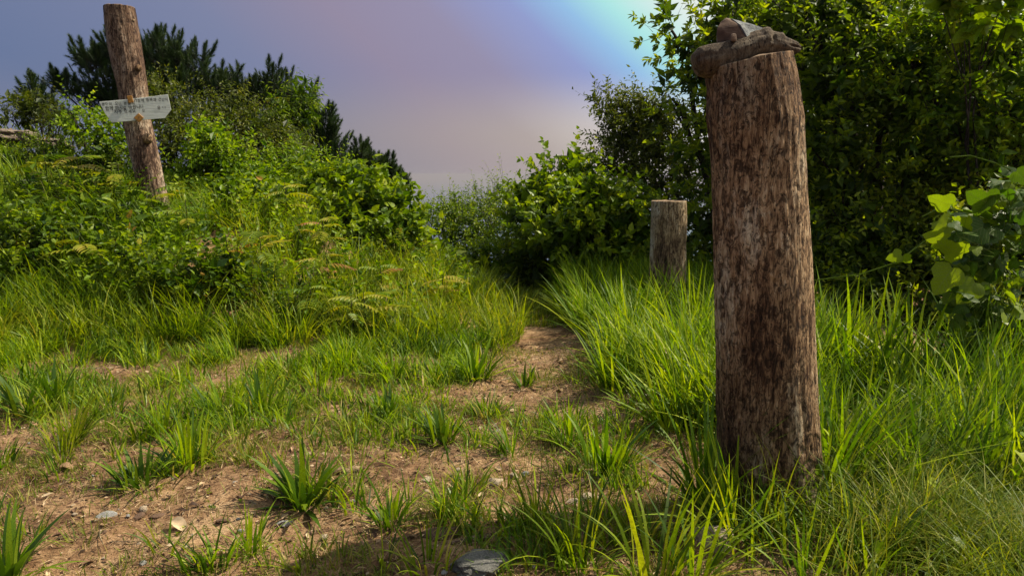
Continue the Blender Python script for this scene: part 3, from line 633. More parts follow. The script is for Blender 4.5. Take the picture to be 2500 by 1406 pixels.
# --- left, on and behind the mound
pine('dark pine behind the sign post with a long limb reaching left', [(250, 190, 13, 55, 60), (225, 150, 13, 25, 25), (310, 150, 13, 45, 50), (385, 140, 13, 40, 45), (410, 175, 13, 50, 55), (475, 175, 13, 35, 45), (430, 240, 13, 95, 60), (335, 230, 13, 70, 60),
      (540, 225, 13, 30, 40), (135, 208, 13, 22, 12), (165, 224, 13, 30, 14), (205, 238, 13, 36, 18), (250, 255, 13, 40, 22), (300, 270, 13, 50, 30)], 41, (400, 420, 13), 34)
pine('pine with several upright tips at the middle of the left bushes', [(655, 225, 13.4, 30, 38), (610, 235, 13.4, 40, 32), (690, 255, 13.4, 45, 35), (580, 270, 13.4, 50, 40), (650, 290, 13.4, 90, 50)], 42, (640, 420, 13.4), 34)
pine('pine branch mass sloping down below the curved leafy sprays', [(745, 285, 13, 40, 40), (790, 320, 13, 38, 36), (818, 355, 13, 24, 30), (770, 370, 13, 55, 45), (800, 405, 13, 45, 40)], 43, (770, 470, 13), 36)
pine('low pine nearest the sea gap, its crown stepping down to the right', [(880, 400, 14, 26, 30), (860, 425, 14, 30, 35), (915, 415, 14, 28, 28), (945, 435, 14, 24, 24), (980, 455, 14, 16, 22), (920, 455, 14, 60, 30)], 44, (900, 500, 14), 44)
pine('small young pine tip above the rocks at the far left', [(88, 235, 13.5, 16, 26), (90, 262, 13.5, 36, 26), (150, 295, 13.5, 30, 16)], 45, (90, 330, 13.5), 44)
shrub('shrub', 'narrow-leaved willowy shrub on top of the layered rock', 'shrub', [(30, 275, 12, 55, 34), (90, 275, 12, 50, 42), (125, 285, 11.8, 30, 34), (140, 320, 11.6, 40, 26)], 'droop', .085, .2, 45, M['tree_olive'], 51, (90, 330, 12), tl=.25)
shrub('shrub', 'bright rounded-leaf bush just left of the sign post below the board', 'shrub', [(200, 305, 9.8, 30, 34), (235, 330, 9.6, 55, 36), (275, 355, 9.5, 40, 36), (180, 290, 9.8, 14, 18)], 'alt', .05, .75, 75, M['lime'], 52, (230, 420, 9.6), tpl=LEAF)
shrub('shrub', 'dark small-leaved bush between the two rock outcrops', 'shrub', [(130, 380, 9.8, 85, 48), (230, 400, 9.6, 85, 52), (60, 400, 9.6, 60, 36), (300, 400, 9.6, 35, 60)], 'alt', .038, .5, 130, M['shrub'], 53, (200, 460, 9.7), tl=.2)
shrub('shrub', 'olive-leaved shrub behind the middle of the sign post', 'shrub', [(400, 240, 11.6, 45, 60), (430, 300, 11.4, 85, 60), (480, 360, 11, 90, 50), (390, 350, 11, 40, 60)], 'alt', .06, .35, 75, M['tree_olive'], 54, (440, 420, 11.3))
shrub('shrub', 'yellow-green shrub with drooping leaves in front of the central pines', 'shrub', [(560, 270, 11.8, 60, 45), (530, 330, 11.5, 70, 60), (620, 330, 11.4, 80, 60), (690, 370, 11.2, 70, 50), (620, 400, 11, 110, 50)], 'droop', .07, .3, 75, M['tree_olive'], 55, (600, 460, 11.4), tl=.25)
shrub('shrub', 'shrub with curved hanging leaf sprays at the crest of the left bushes', 'shrub', [(735, 235, 12, 28, 22), (715, 275, 12, 36, 30), (690, 310, 11.8, 50, 40), (745, 255, 12, 18, 30)], 'droop', .09, .28, 80, M['shrub'], 56, (700, 400, 12), tl=.3)
shrub('shrub', 'tall light-green leafy clump right of the sign post base', 'shrub', [(475, 440, 9.6, 40, 55), (520, 390, 9.6, 50, 55), (515, 340, 9.6, 14, 28), (570, 440, 9.5, 70, 60), (510, 500, 9.3, 62, 44), (620, 490, 9.3, 80, 55)], 'alt', .07, .5, 95, M['lime'], 57, (520, 520, 9.3), tpl=LEAF, tl=.24, shoots=.12)
shrub('shrub', 'mixed green shrub below the drooping sprays at mid slope', 'shrub', [(700, 420, 10.4, 90, 50), (680, 470, 10, 80, 50), (780, 440, 10.2, 70, 45)], 'alt', .06, .45, 85, M['lime'], 58, (700, 500, 10.2), tl=.25)
shrub('shrub', 'broad-leaved vine-covered shrub on the right shoulder of the mound', 'shrub', [(800, 485, 9.9, 80, 45), (880, 465, 9.7, 70, 48), (935, 500, 9.5, 60, 48), (985, 535, 9.3, 48, 42), (860, 550, 9.2, 110, 55), (965, 590, 9, 70, 50)], 'alt', .085, .75, 62, M['vine'], 59, (900, 620, 9.4), tpl=HEART, tl=.26, shoots=.08)
shrub('shrub', 'low shrub with orange-tinged leaves at the foot of the mound by the path', 'shrub', [(1000, 610, 8.6, 40, 38), (960, 660, 8.3, 60, 34), (890, 640, 8.5, 70, 34)], 'pinn', .055, .4, 60, M['sumac'], 60, (960, 690, 8.5), tl=.22)
shrub('shrub', 'shady bush of compound leaves left of the sign post base', 'shrub', [(90, 500, 8.0, 90, 44), (220, 490, 8.2, 90, 48), (275, 520, 8.1, 70, 50), (320, 600, 7.7, 85, 50), (150, 570, 7.7, 90, 55)], 'pinn', .07, .38, 75, M['shrub'], 61, (220, 600, 8), tl=.3)
shrub('shrub', 'round-leaved bush standing left of the dark hollow', 'shrub', [(40, 590, 7.0, 80, 56), (110, 600, 7.0, 70, 56), (50, 660, 6.8, 80, 44)], 'alt', .055, .65, 80, M['shrub'], 62, (80, 690, 7.1), tpl=LEAF)
shrub('shrub', 'rounded-leaf bush right of the dark hollow at the foot of the mound', 'shrub', [(345, 660, 6.7, 50, 52), (420, 690, 6.6, 65, 55), (500, 690, 6.6, 65, 50), (560, 660, 6.8, 55, 46)], 'alt', .06, .65, 85, M['shrub'], 63, (430, 740, 6.9), tpl=LEAF)
shrub('shrub', 'low leafy patch with compound leaves below the rounded-leaf bush', 'shrub', [(620, 710, 6.5, 75, 44), (700, 755, 6.3, 65, 34), (770, 700, 6.8, 60, 38)], 'pinn', .05, .38, 60, M['shrub'], 64, (680, 770, 6.7), tl=.2)

# --- the gap and the right
shrub('shrub', 'slender-tipped bush in front of the sea in the gap', 'shrub', [(1105, 520, 12, 50, 40), (1070, 570, 11.5, 60, 60), (1150, 570, 11.5, 60, 70), (1120, 495, 12, 12, 22)], 'alt', .05, .4, 120, M['vine'], 71, (1110, 700, 11.8), tl=.26, shoots=.2)
shrub('shrub', 'thin feathery bush right of the sea gap', 'shrub', [(1195, 505, 12.3, 50, 36), (1240, 505, 12, 50, 40), (1215, 570, 11.6, 60, 60), (1165, 480, 12.3, 10, 20)], 'alt', .045, .4, 120, M['vine'], 72, (1210, 680, 12), tl=.3, shoots=.25)
shrub('shrub', 'dark shaded bush at the end of the path', 'shrub', [(1090, 660, 10.6, 60, 50), (1170, 660, 10.4, 70, 60), (1250, 640, 10.4, 70, 80), (1230, 715, 10, 90, 34)], 'alt', .06, .5, 80, M['vine'], 73, (1180, 740, 10.5), fill=.5)
shrub('shrub', 'big vine-draped mound of bright leaves beyond the short post', 'shrub', [(1290, 510, 10.2, 70, 42), (1350, 500, 9.9, 80, 56), (1440, 500, 9.6, 90, 60), (1520, 520, 9.4, 70, 60), (1385, 430, 10.3, 46, 40), (1345, 425, 10.3, 26, 22), (1400, 570, 9.3, 130, 60), (1530, 590, 9.2, 90, 56)], 'alt', .085, .72, 68, M['vine'], 74, (1420, 720, 9.9), tpl=HEART, tl=.26, shoots=.07, fill=.4)
shrub('shrub', 'deeply shaded hedge under the vine mound beside the path', 'shrub', [(1300, 640, 10, 80, 80), (1400, 670, 9.9, 100, 80), (1500, 670, 9.8, 100, 80), (1590, 660, 9.6, 80, 90)], 'alt', .06, .5, 80, M['tree'], 75, (1430, 760, 10.4), fill=.6)
shrub('tree', 'small fine-leaved tree left of the thick post against the bright sky', 'tree', [(1490, 262, 11.4, 42, 26), (1555, 285, 11.2, 62, 48), (1610, 300, 11.2, 70, 48), (1520, 345, 11.1, 62, 50), (1600, 380, 11, 90, 66), (1500, 420, 10.9, 50, 46), (1640, 460, 10.6, 100, 66)], 'alt', .075, .42, 105, M['tree_olive'], 76, (1590, 600, 11), tl=.28, shoots=.14, trunk='trunk', fill=.12)
shrub('tree', 'leafy tree behind the thick post with branches reaching left into the sky', 'tree', [(1640, 75, 9, 50, 26), (1700, 120, 9, 60, 50), (1690, 215, 9, 62, 30), (1640, 240, 9, 34, 18), (1790, 60, 8.9, 80, 60), (1760, 160, 8.8, 90, 70), (1760, 20, 9, 40, 34), (1800, 280, 8.7, 100, 90), (1730, 350, 8.8, 90, 80), (1780, 450, 8.7, 110, 80), (1720, 540, 8.7, 90, 70), (1830, 580, 8.6, 120, 90)], 'whorl', .095, .42, 34, M['tree'], 77, (1790, 740, 8.9), tpl=LEAF, tl=.3, shoots=.12, r0=.05, trunk='trunk', fill=.3)
shrub('tree', 'dense green tree filling the sky right of the thick post', 'tree', [(1960, 10, 8.6, 120, 90), (2060, 90, 8.4, 130, 100), (2190, 40, 8.4, 120, 90), (2020, 240, 8.2, 120, 120), (2180, 220, 8, 130, 120), (2060, 400, 7.9, 130, 110), (2230, 400, 7.8, 130, 120), (2060, 540, 7.7, 120, 90)], 'alt', .085, .45, 34, M['tree'], 78, (2110, 720, 8.2), tpl=LEAF, tl=.28, r0=.06, trunk='trunk', fill=.3)
shrub('tree', 'lighter yellow-green tree at the upper right corner', 'tree', [(2200, 130, 7.7, 90, 70), (2290, 250, 7.5, 90, 80), (2330, 90, 7.8, 120, 90), (2450, 60, 7.8, 130, 90), (2380, 240, 7.6, 130, 120), (2520, 250, 7.6, 120, 130), (2400, 400, 7.5, 130, 110), (2560, 420, 7.5, 120, 120), (2660, 180, 7.8, 120, 150)], 'alt', .08, .45, 36, M['lime'], 79, (2450, 700, 7.8), tpl=LEAF, tl=.3, r0=.05, trunk='trunk', fill=.3)
shrub('shrub', 'vine with large pale leaves trailing over the upper right tree', 'vine', [(2300, 20, 7.2, 60, 34), (2370, 30, 7.1, 60, 40), (2440, 25, 7.1, 50, 30)], 'alt', .14, .8, 36, M['lime'], 80, (2400, 200, 7.3), tpl=HEART, r0=.015, shoots=.2, fill=.0)
shrub('shrub', 'dark undergrowth bush beneath the dense tree right of the thick post', 'shrub', [(2040, 640, 7.4, 110, 70), (2180, 620, 7.4, 120, 80), (2300, 640, 7.3, 110, 90), (2100, 720, 7, 120, 60)], 'alt', .07, .5, 62, M['tree'], 81, (2150, 780, 7.3), tpl=DIAM, fill=.8)
shrub('shrub', 'shaded bush behind the lobed-leaf vine at the right edge', 'shrub', [(2420, 640, 6.4, 130, 110), (2540, 560, 6.4, 120, 120), (2420, 800, 5.9, 120, 100), (2300, 760, 6.3, 100, 60), (2540, 760, 5.8, 110, 120), (2500, 900, 5.4, 100, 60)], 'alt', .075, .5, 60, M['tree'], 82, (2450, 900, 6.2), tpl=DIAM, fill=.8)
for k, (bl, lab) in enumerate((([(1560, 640, 8.9, 50, 36), (1700, 640, 8.7, 50, 44)], 'green bush with broad leaves flanking the short post'), ([(1700, 560, 8.8, 40, 40), (1690, 510, 8.9, 30, 30)], 'bright reddish-tipped sprig between the short post and the thick post'))):
    shrub('shrub', lab, 'shrub', bl, 'alt', .08 if k == 0 else .05, .6 if k == 0 else .35, 60, M['vine'] if k == 0 else M['sumac'], 83 + k, (1640, 740, 8.8), tpl=LEAF, fill=.2)

shrub('tree', 'shadowy tree standing far behind the dense green tree', 'tree', [(1900, 120, 10.6, 150, 130), (2120, 160, 10.4, 160, 150), (2360, 180, 10.2, 160, 150), (1980, 420, 10.5, 160, 150), (2200, 450, 10.3, 170, 150), (2430, 420, 10, 170, 160), (2620, 400, 9.8, 150, 200), (2100, 620, 10, 190, 110), (2400, 620, 9.5, 200, 110)], 'alt', .13, .6, 34, M['tree'], 90, (2200, 720, 10.2), tl=.3, fill=1.0, trunk='trunk')
# --- the vine with big lobed leaves at the right edge: each leaf its own part
def lobed(seed):
    rs = np.random.default_rng(seed)
    o_ = [(0, 0), (-.1, .16), (-.04, .36), (.12, .50), (.30, .50), (.42, .40), (.50, .30), (.66, .30), (.82, .20), (1.0, 0)]
    o_ = o_ + [(x, -y) for x, y in o_[-2:0:-1]]
    o_ = np.array(o_) + rs.normal(0, .012, (len(o_), 2)); 
    z = lambda x, y: .10 * abs(y) - .22 * x * x - .25 * y * y + .02 * math.sin(9 * x) * (1 if y > 0 else -1)
    V = [(x, y, z(x, y)) for x, y in o_] + [(x * .55 + .14, y * .5, z(x * .55 + .14, y * .5)) for x, y in o_] + [(.36, 0, z(.36, 0))]
    n = len(o_); T = [(n + i, n + (i + 1) % n, 2 * n) for i in range(n)]; Q = [(i, (i + 1) % n, n + (i + 1) % n, n + i) for i in range(n)]
    return np.array(V), np.array(T), np.array(Q)
KL = []
for s_ in range(6):
    V, T, Q = lobed(s_); KL.append(mesh_np('leaf', V, [T, Q], M['kudzu'], np.full(len(V), [.15, .35, .5, .7, .85, 1][s_]), True))
vb = W(2480, 900, 4.5); vb[2] = float(gz(vb[0], vb[1]))
vine = empty('creeping_vine', vb, 'climbing vine with large three-lobed leaves lit from behind at the right edge', 'vine')
va = Acc(); rs = np.random.default_rng(5)
def vstem(pts, r=.006):
    P_ = np.array([W(*p_) for p_ in pts]); tube(va, P_, np.linspace(r, r * .5, len(P_)), 5); return P_
paths = [[(2490, 900, 4.6), (2470, 760, 4.5), (2440, 640, 4.4), (2420, 540, 4.4), (2480, 450, 4.4), (2500, 430, 4.4), (2430, 398, 4.35), (2370, 380, 4.3), (2318, 384, 4.3)],
         [(2440, 640, 4.4), (2380, 600, 4.3), (2330, 590, 4.2), (2270, 580, 4.2), (2190, 640, 4.2), (2100, 670, 4.2), (1985, 685, 4.3)],
         [(2470, 760, 4.5), (2400, 700, 4.3), (2340, 650, 4.2), (2300, 640, 4.2)],
         [(2490, 900, 4.6), (2400, 830, 4.4), (2330, 780, 4.3)], [(2480, 450, 4.4), (2540, 380, 4.5), (2600, 330, 4.6)], [(2420, 540, 4.4), (2360, 520, 4.3), (2300, 505, 4.25), (2250, 530, 4.25)],
         [(2490, 900, 4.6), (2560, 760, 4.6), (2580, 600, 4.6)]]
for pp in paths: vstem(pp)
def kleaf(p_, ax, nz_, s_, v):
    ax = unit(np.array(ax, float)); y_ = unit(np.cross(nz_, ax)); z_ = np.cross(ax, y_)
    o = ob('leaf', KL[v], vine); mtx = Matrix(((ax[0], y_[0], z_[0], p_[0] - vb[0]), (ax[1], y_[1], z_[1], p_[1] - vb[1]), (ax[2], y_[2], z_[2], p_[2] - vb[2]), (0, 0, 0, 1)))
    o.matrix_local = mtx @ Matrix.Diagonal((s_, s_, s_, 1))
for (px, py, Y, s_, ax, v) in ((2312, 583, 4.15, .11, (-1, 0, .1), 5), (2300, 565, 4.15, .10, (.2, .1, .9), 5), (2325, 655, 4.1, .15, (-.5, 0, -.8), 5), (2350, 620, 4.1, .13, (-.8, 0, .3), 5), (2320, 500, 4.2, .11, (-.8, 0, .2), 4), (2335, 530, 4.2, .12, (.5, 0, -.8), 4),
                               (2200, 622, 4.15, .07, (-.8, 0, -.3), 4), (2205, 625, 4.15, .06, (.6, 0, -.6), 3), (2380, 690, 4.1, .13, (-.5, -.2, -.6), 4), (2420, 500, 4.2, .15, (-.6, -.2, .2), 2), (2400, 555, 4.2, .15, (-.8, -.2, -.3), 1)):
    kleaf(W(px, py, Y), ax, np.array([-.6, -.72, -.12]) + rs.normal(0, .22, 3), s_ * 1.15, v)
for (cx_, cy_, Y, rx, ry, n) in ((2435, 600, 4.35, 100, 110, 90), (2470, 470, 4.4, 70, 60, 46), (2400, 740, 4.35, 85, 80, 70), (2450, 860, 4.4, 90, 80, 70), (2350, 860, 4.6, 60, 50, 30), (2570, 600, 4.6, 90, 200, 60), (2370, 560, 4.3, 60, 50, 20)):
    for k in range(int(n * 1.3)):
        th = rs.uniform(0, 6.28); q_ = math.sqrt(rs.random()); px, py = cx_ + rx * q_ * math.cos(th), cy_ + ry * q_ * math.sin(th)
        p_ = W(px, py, Y + rs.normal(0, .12)); out_ = np.array([math.cos(th), -.3, -math.sin(th) * .8])
        kleaf(p_, out_ * .6 + rs.normal(0, .5, 3) + np.array([0, 0, -.25]), np.array([0, -.45, .9]) + rs.normal(0, .35, 3), rs.uniform(.055, .105), int(rs.choice([0, 0, 1, 1, 2, 3, 4])))
        tube(va, [p_ + out_ * -.02, p_ - out_ * .06 + np.array([0, .02, -.05]), W(2450, 700, 4.45) * .25 + (p_ - out_ * .1) * .75], [.0015, .002, .002], 3)
ob('stems', va.mesh('stems', M['fine'], vb), vine)

# ------------------------------------------------------------------ rocks and stones
def rock_mesh(name, seed, mat, sub=3, amp=.25, cuts=5):
    rs = random.Random(seed); me = bpy.data.meshes.new(name); bm = bmesh.new()
    bmesh.ops.create_icosphere(bm, subdivisions=sub, radius=1)
    pl = [(Vector((rs.gauss(0, 1), rs.gauss(0, 1), rs.gauss(0, 1))).normalized(), rs.uniform(.55, .85)) for _ in range(cuts + 3)]
    for v in bm.verts:
        for n_, d_ in pl:
            e_ = v.co.dot(n_) - d_
            if e_ > 0: v.co -= n_ * e_ * .92
        v.co *= 1 + amp * .35 * mnoise.noise(v.co * 2.3 + Vector((seed, 0, 0))) + amp * .15 * mnoise.noise(v.co * 7 + Vector((0, seed, 0)))
    bm.to_mesh(me); bm.free(); me.materials.append(mat); return me
def place_rock(name, me, px, py, sx, sy, sz, rz, label, cat='stone', group=None, sink=.35, p=None, tilt=0):
    if p is None: p = G(px, py)
    o = ob(name, me, None, (p[0], p[1], float(gz(p[0], p[1])) + sz * (1 - 2 * sink) * .9)); o.scale = (sx, sy, sz); o.rotation_euler = (tilt, tilt * .5, rz)
    return tag(o, label, cat, group)
rk = {k: [rock_mesh('stone', 10 * i + j, M[k]) for j in range(3)] for i, k in enumerate(('grey_rock', 'tan_rock', 'brown_rock'))}
bigr = rock_mesh('stone', 77, M['tan_rock'], 4, .35, 7); bigg = rock_mesh('stone', 78, M['grey_rock'], 4, .4, 6)
for (me, px, py, sx, sy, sz, rz, lab, sk) in (
    (bigr, 1750, 1325, .085, .10, .05, .5, 'large pale tan stone lying in front of the thick post', .3),
    (rock_mesh('stone', 78, simplemat('shade_grey_rock', [(.3, (.05, .048, .045)), (.5, (.12, .115, .105)), (.7, (.24, .23, .20))], 22, 9, .9, 1.0, .01), 4, .7, 7), 1165, 1392, .12, .10, .05, .3, 'large grey stone in the post shadow at the bottom edge', .3),  # darker copy of the grey rock, the post shadow put into its colour
    (rk['grey_rock'][0], 258, 1262, .045, .03, .016, .1, 'flat whitish-grey stone with blue-grey streaks on the bare dirt', .3),
    (rk['tan_rock'][0], 352, 1250, .020, .018, .018, .3, 'small square tan stone beside the whitish-grey stone', .2),
    (rk['brown_rock'][1], 340, 1262, .026, .02, .014, 1.3, 'reddish flat stone touching the small square tan stone', .3),
    (rk['brown_rock'][2], 385, 1262, .030, .02, .012, .8, 'flat brown stone tilted right of the square tan stone', .3),
    (rk['tan_rock'][1], 1205, 1182, .055, .035, .022, .1, 'flat layered tan stone near the middle of the bare dirt', .3),
    (rk['tan_rock'][2], 1256, 1170, .026, .024, .022, 1., 'rounded pale stone touching the layered tan stone', .2),
    (rk['grey_rock'][1], 1282, 1160, .024, .02, .016, 1., 'small grey stone behind the rounded pale stone', .3),
    (rk['tan_rock'][0], 1045, 1172, .035, .03, .014, 1., 'low tan stone half buried above the dark grass clump', .4),
    (rk['tan_rock'][1], 1400, 1228, .05, .03, .02, .4, 'pale stone behind the long grass at lower centre', .4),
    (rk['tan_rock'][2], 1440, 1215, .045, .03, .016, .1, 'pale flat stone under the arching blades at lower centre', .4),
    (rk['brown_rock'][0], 1090, 1305, .10, .05, .03, .2, 'wide reddish soil-coated stone below the dark grass clump', .5),
    (rk['grey_rock'][2], 695, 1283, .035, .022, .014, .2, 'bluish-grey stone chip under the broad-bladed tuft', .3),
    (rk['tan_rock'][0], 793, 1318, .018, .016, .014, .2, 'round cream pebble on the dirt at the lower middle', .2),
    (rk['brown_rock'][1], 545, 1272, .03, .014, .008, .1, 'dark stone chip right of the curled leaf', .3),
    (rk['grey_rock'][0], 205, 885, .04, .03, .02, .1, 'pale stone in the dirt patch at the left, behind the broad tuft', .3),
    (rk['grey_rock'][1], 1022, 692, .07, .05, .05, .1, 'dark rock in the grass at the foot of the mound', .2)):
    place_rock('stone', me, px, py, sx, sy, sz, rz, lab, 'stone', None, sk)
M['ledge'] = simplemat('layered_rock', [(.3, (.07, .05, .04)), (.5, (.20, .15, .11)), (.7, (.38, .31, .24))], 3, 9, .9, 1.0, .05, (1, 1, 7))
out_r = rock_mesh('rock_outcrop', 5, M['ledge'], 5, .9, 9)
for (me, px, py, Y, sx, sy, sz, lab) in ((out_r, 30, 335, 10.6, .55, .4, .14, 'layered tan rock outcrop under the willowy shrub'), (out_r, 130, 352, 10.4, .26, .3, .10, 'smaller tan rock slab right of the layered outcrop'),
                                         (bigg, 95, 452, 8.9, .42, .3, .075, 'flat grey rock slab half hidden by leaves at the left')):
    p_ = W(px, py, Y); o = ob('rock_outcrop', me, None, p_); o.scale = (sx, sy, sz); o.rotation_euler = (0, .06, .4); tag(o, lab, 'rock')
    # the earth bank carrying it
rs = np.random.default_rng(99); k = 0
while k < 110:
    px, py = rs.uniform(0, 2000), rs.uniform(900, 1405)
    if px > 1300 and py < 1150: continue
    p_ = G(px, py); s_ = rs.uniform(.005, .014); kind = ['grey_rock', 'tan_rock', 'tan_rock', 'brown_rock', 'brown_rock'][int(rs.integers(5))]
    place_rock('pebble', rk[kind][int(rs.integers(3))], 0, 0, s_ * rs.uniform(.8, 1.4), s_, s_ * .7, rs.uniform(0, 3), 'small pebble lying on the bare brown dirt', 'pebble', 'pebbles scattered over the bare dirt', .25, p_); k += 1
# weathered wood piece and dry leaves
def wood_chunk(px, py, l, r, rz, lab, mat='log2'):
    p_ = G(px, py); p_[2] += r * .6; a_ = Acc(); n = 12; t_ = np.linspace(-.5, .5, n); rs_ = np.random.default_rng(int(px))
    pts = np.stack([t_ * l, rs_.normal(0, r * .15, n), rs_.normal(0, r * .12, n)], -1); tube(a_, pts, r * (1 - (2 * t_) ** 4 * .6) * rs_.uniform(.8, 1.2, n), 8)
    o = ob('wood_piece', a_.mesh('wood_piece', M[mat], (0, 0, 0), True), None, p_); o.rotation_euler = (0, 0, rz); return tag(o, lab, 'wood piece')
wood_chunk(848, 1153, .17, .018, .35, 'short weathered wood piece lying behind the broad-bladed tuft')
wood_chunk(1128, 1325, .26, .012, .45, 'thin dead root lying above the large grey stone', 'log3')
wood_chunk(495, 1385, .13, .012, .2, 'dark rotten wood scrap at the bottom edge', 'log')
def dry_leaf(px, py, s_, rz, lab, A=.8):
    n = 9; V = []; T = []
    for i in range(n):
        x = i / (n - 1); w = .26 * math.sin(math.pi * min(x * 1.02, 1)) ** .7 + .005
        for j in range(5):
            y = (j / 4 - .5) * 2; V.append((x - .5, y * w, .20 * abs(y) ** 1.5 * w * 3 + .10 * math.sin(x * 5)))
    Q = [(i * 5 + j, i * 5 + j + 1, (i + 1) * 5 + j + 1, (i + 1) * 5 + j) for i in range(n - 1) for j in range(4)]
    p_ = G(px, py); p_[2] += .012; o = ob('dry_leaf', mesh_np('dry_leaf', np.array(V) * s_, [np.array(Q)], M['litter'], np.full(len(V), A), True), None, p_); o.rotation_euler = (.15, .1, rz); return tag(o, lab, 'dry leaf')
dry_leaf(436, 1290, .10, -.5, 'curled tan dry leaf on the bare dirt', .95); dry_leaf(165, 1148, .085, .2, 'golden-brown dry leaf below the feathery grass tuft', .8)
dry_leaf(475, 1240, .05, .4, 'dark dry leaf right of the reddish stones', .1); dry_leaf(455, 1113, .04, .2, 'small dry leaf caught in the grass at left', .9); dry_leaf(215, 1380, .05, 1.2, 'reddish dry leaf near the bottom left', .5)
dry_leaf(1000, 1318, .06, .9, 'reddish curled leaf beside the soil-coated stone', .45); dry_leaf(1500, 1095, .05, .2, 'dark red dry leaf in the grass left of the thick post', .3); dry_leaf(1740, 1270, .05, 2, 'pale dry leaf lying before the tan stone', .9)

# ------------------------------------------------------------------ grass
DIRT = np.array([(1290, 968, 230, 52), (1325, 890, 130, 50), (1180, 1140, 190, 40), (950, 962, 90, 14), (1010, 1140, 330, 60), (560, 1190, 170, 50), (620, 1300, 560, 75), (150, 1240, 240, 90), (1000, 1330, 260, 60), (260, 905, 140, 26), (60, 1080, 120, 50), (1620, 1130, 110, 60), (230, 1100, 200, 34),
                 (1320, 1230, 160, 50), (1880, 1350, 300, 45), (700, 1110, 90, 30), (250, 1340, 330, 70), (1350, 1010, 120, 22)], float)
def dirtness(P):
    px, py = proj(P); w = 0
    wob = 1 + .9 * (vn2(P[:, 0] * 5, P[:, 1] * 5, 8) - .5) + .8 * (vn2(P[:, 0] * 14, P[:, 1] * 14, 9) - .5)
    for cx_, cy_, rx, ry in DIRT:
        w = np.maximum(w, np.clip(1.22 - np.sqrt(((px - cx_) / rx) ** 2 + ((py - cy_) / ry) ** 2) * wob, 0, 1))
    return w, px, py
def scatter(n, x0, x1, y0, y1):
    P = np.stack([rng.uniform(x0, x1, n), rng.uniform(y0, y1, n), np.zeros(n)], -1); P[:, 2] = gz(P[:, 0], P[:, 1]); return P
def clump(P, s, th, seed): return vn2(P[:, 0] * s, P[:, 1] * s, seed) > th
def grass(name, label, P, h0, h1, w0, w1, mat, lean=.35, curve=1.0, seg=4, azb=None, clumpy=6):
    n = len(P)
    # blades lean away from the heart of their tuft, as real tufts splay
    gx_ = vn2(P[:, 0] * clumpy + .15, P[:, 1] * clumpy, 5) - vn2(P[:, 0] * clumpy - .15, P[:, 1] * clumpy, 5)
    gy_ = vn2(P[:, 0] * clumpy, P[:, 1] * clumpy + .15, 5) - vn2(P[:, 0] * clumpy, P[:, 1] * clumpy - .15, 5)
    az = np.arctan2(-gy_, -gx_) + rng.normal(0, .9, n); hh_ = vn2(P[:, 0] * clumpy, P[:, 1] * clumpy, 5)
    if azb is not None: az = np.where(rng.random(n) < .5, azb + rng.normal(0, .8, n), az)
    L_ = rng.uniform(h0, h1, n) * (.6 + .7 * hh_); a_ = Acc()
    A = np.clip(.78 * rng.random(n) ** 1.1 + .32 * vn2(P[:, 0] * 1.7, P[:, 1] * 1.7, 12), 0, 1)
    A = np.where(rng.random(n) < .93, np.minimum(A, .88), A)
    blades(a_, P, L_, rng.uniform(w0, w1, n), az, np.abs(rng.normal(0, lean, n)), rng.uniform(.3, 1, n) * curve, seg, A)
    o = ob(name, a_.mesh(name, mat)); TR[0] += len(o.data.polygons); return tag(o, label, None, None, 'stuff')
def lit_shape(P, x0, x1): return sm((P[:, 0] - x0) / .25) * sm((x1 - P[:, 0]) / .25)

# the mound
P = scatter(54000, -7.5, 1.0, 5.9, 10.8); w, px, py = dirtness(P)
edge = .15 + .25 * np.maximum(8.2 - P[:, 1], 0) * 0
P = P[~((px < 620) & (py > 470) & (py < 790) & (vn2(P[:, 0] * 1.3, P[:, 1] * 1.3, 40) < .62)) & (P[:, 0] < .0 + .12 * np.sin(P[:, 1] * 2) + (P[:, 1] > 7.6) * (P[:, 1] - 7.6) * -.12) & clump(P, 2.4, .28, 6) & (w < .5)]
grass('grass', 'long bright grass covering the left mound', P, .18, .50, .007, .013, M['grass'], .45, 1.2, 4)
# lush strip at the foot of the mound and between
P = scatter(52000, -5.8, .3, 3.9, 6.4); w, px, py = dirtness(P)
den = sm((P[:, 1] - 3.9 - 1.1 * vn2(P[:, 0] * 1.8, P[:, 1] * 1.8, 31)) / .9) * (1 - w); P = P[(rng.random(len(P)) < den) & clump(P, 3.2, .37, 7) & (P[:, 0] < -.16 - .12 * (P[:, 1] < 6))]
grass('grass', 'fresh green grass at the foot of the mound', P, .07, .27, .006, .013, M['lush'], .55, 1.1, 4)
# left edge dense grass
P = scatter(9000, -5.2, -3.2, 6.2, 8.8); P = P[clump(P, 2.1, .3, 3)]
grass('grass', 'arching light grass at the far left of the mound', P, .3, .6, .004, .008, M['lush'], .4, 1.3, 5, azb=2.8)
P = scatter(5000, -6.2, -4.0, 7.4, 9.6)
grass('grass', 'long arching grass at the left border among the rocks', P, .3, .65, .006, .012, M['lush'], .4, 1.3, 5, azb=2.8)
# right of the path up to the short post
P = scatter(21000, .35, 2.4, 3.9, 8.8); w, px, py = dirtness(P)
xe = .66 + .10 * np.sin(P[:, 1] * 2.3) - .05 * (P[:, 1] - 6)
P = P[(P[:, 0] > xe) & (rng.random(len(P)) < (1 - w)) & clump(P, 2.8, .26, 9)]
grass('tall_grass', 'tall bright grass between the path and the thick post', P, .22, .60, .008, .018, M['lush'], .45, 1.0, 5, azb=2.9)
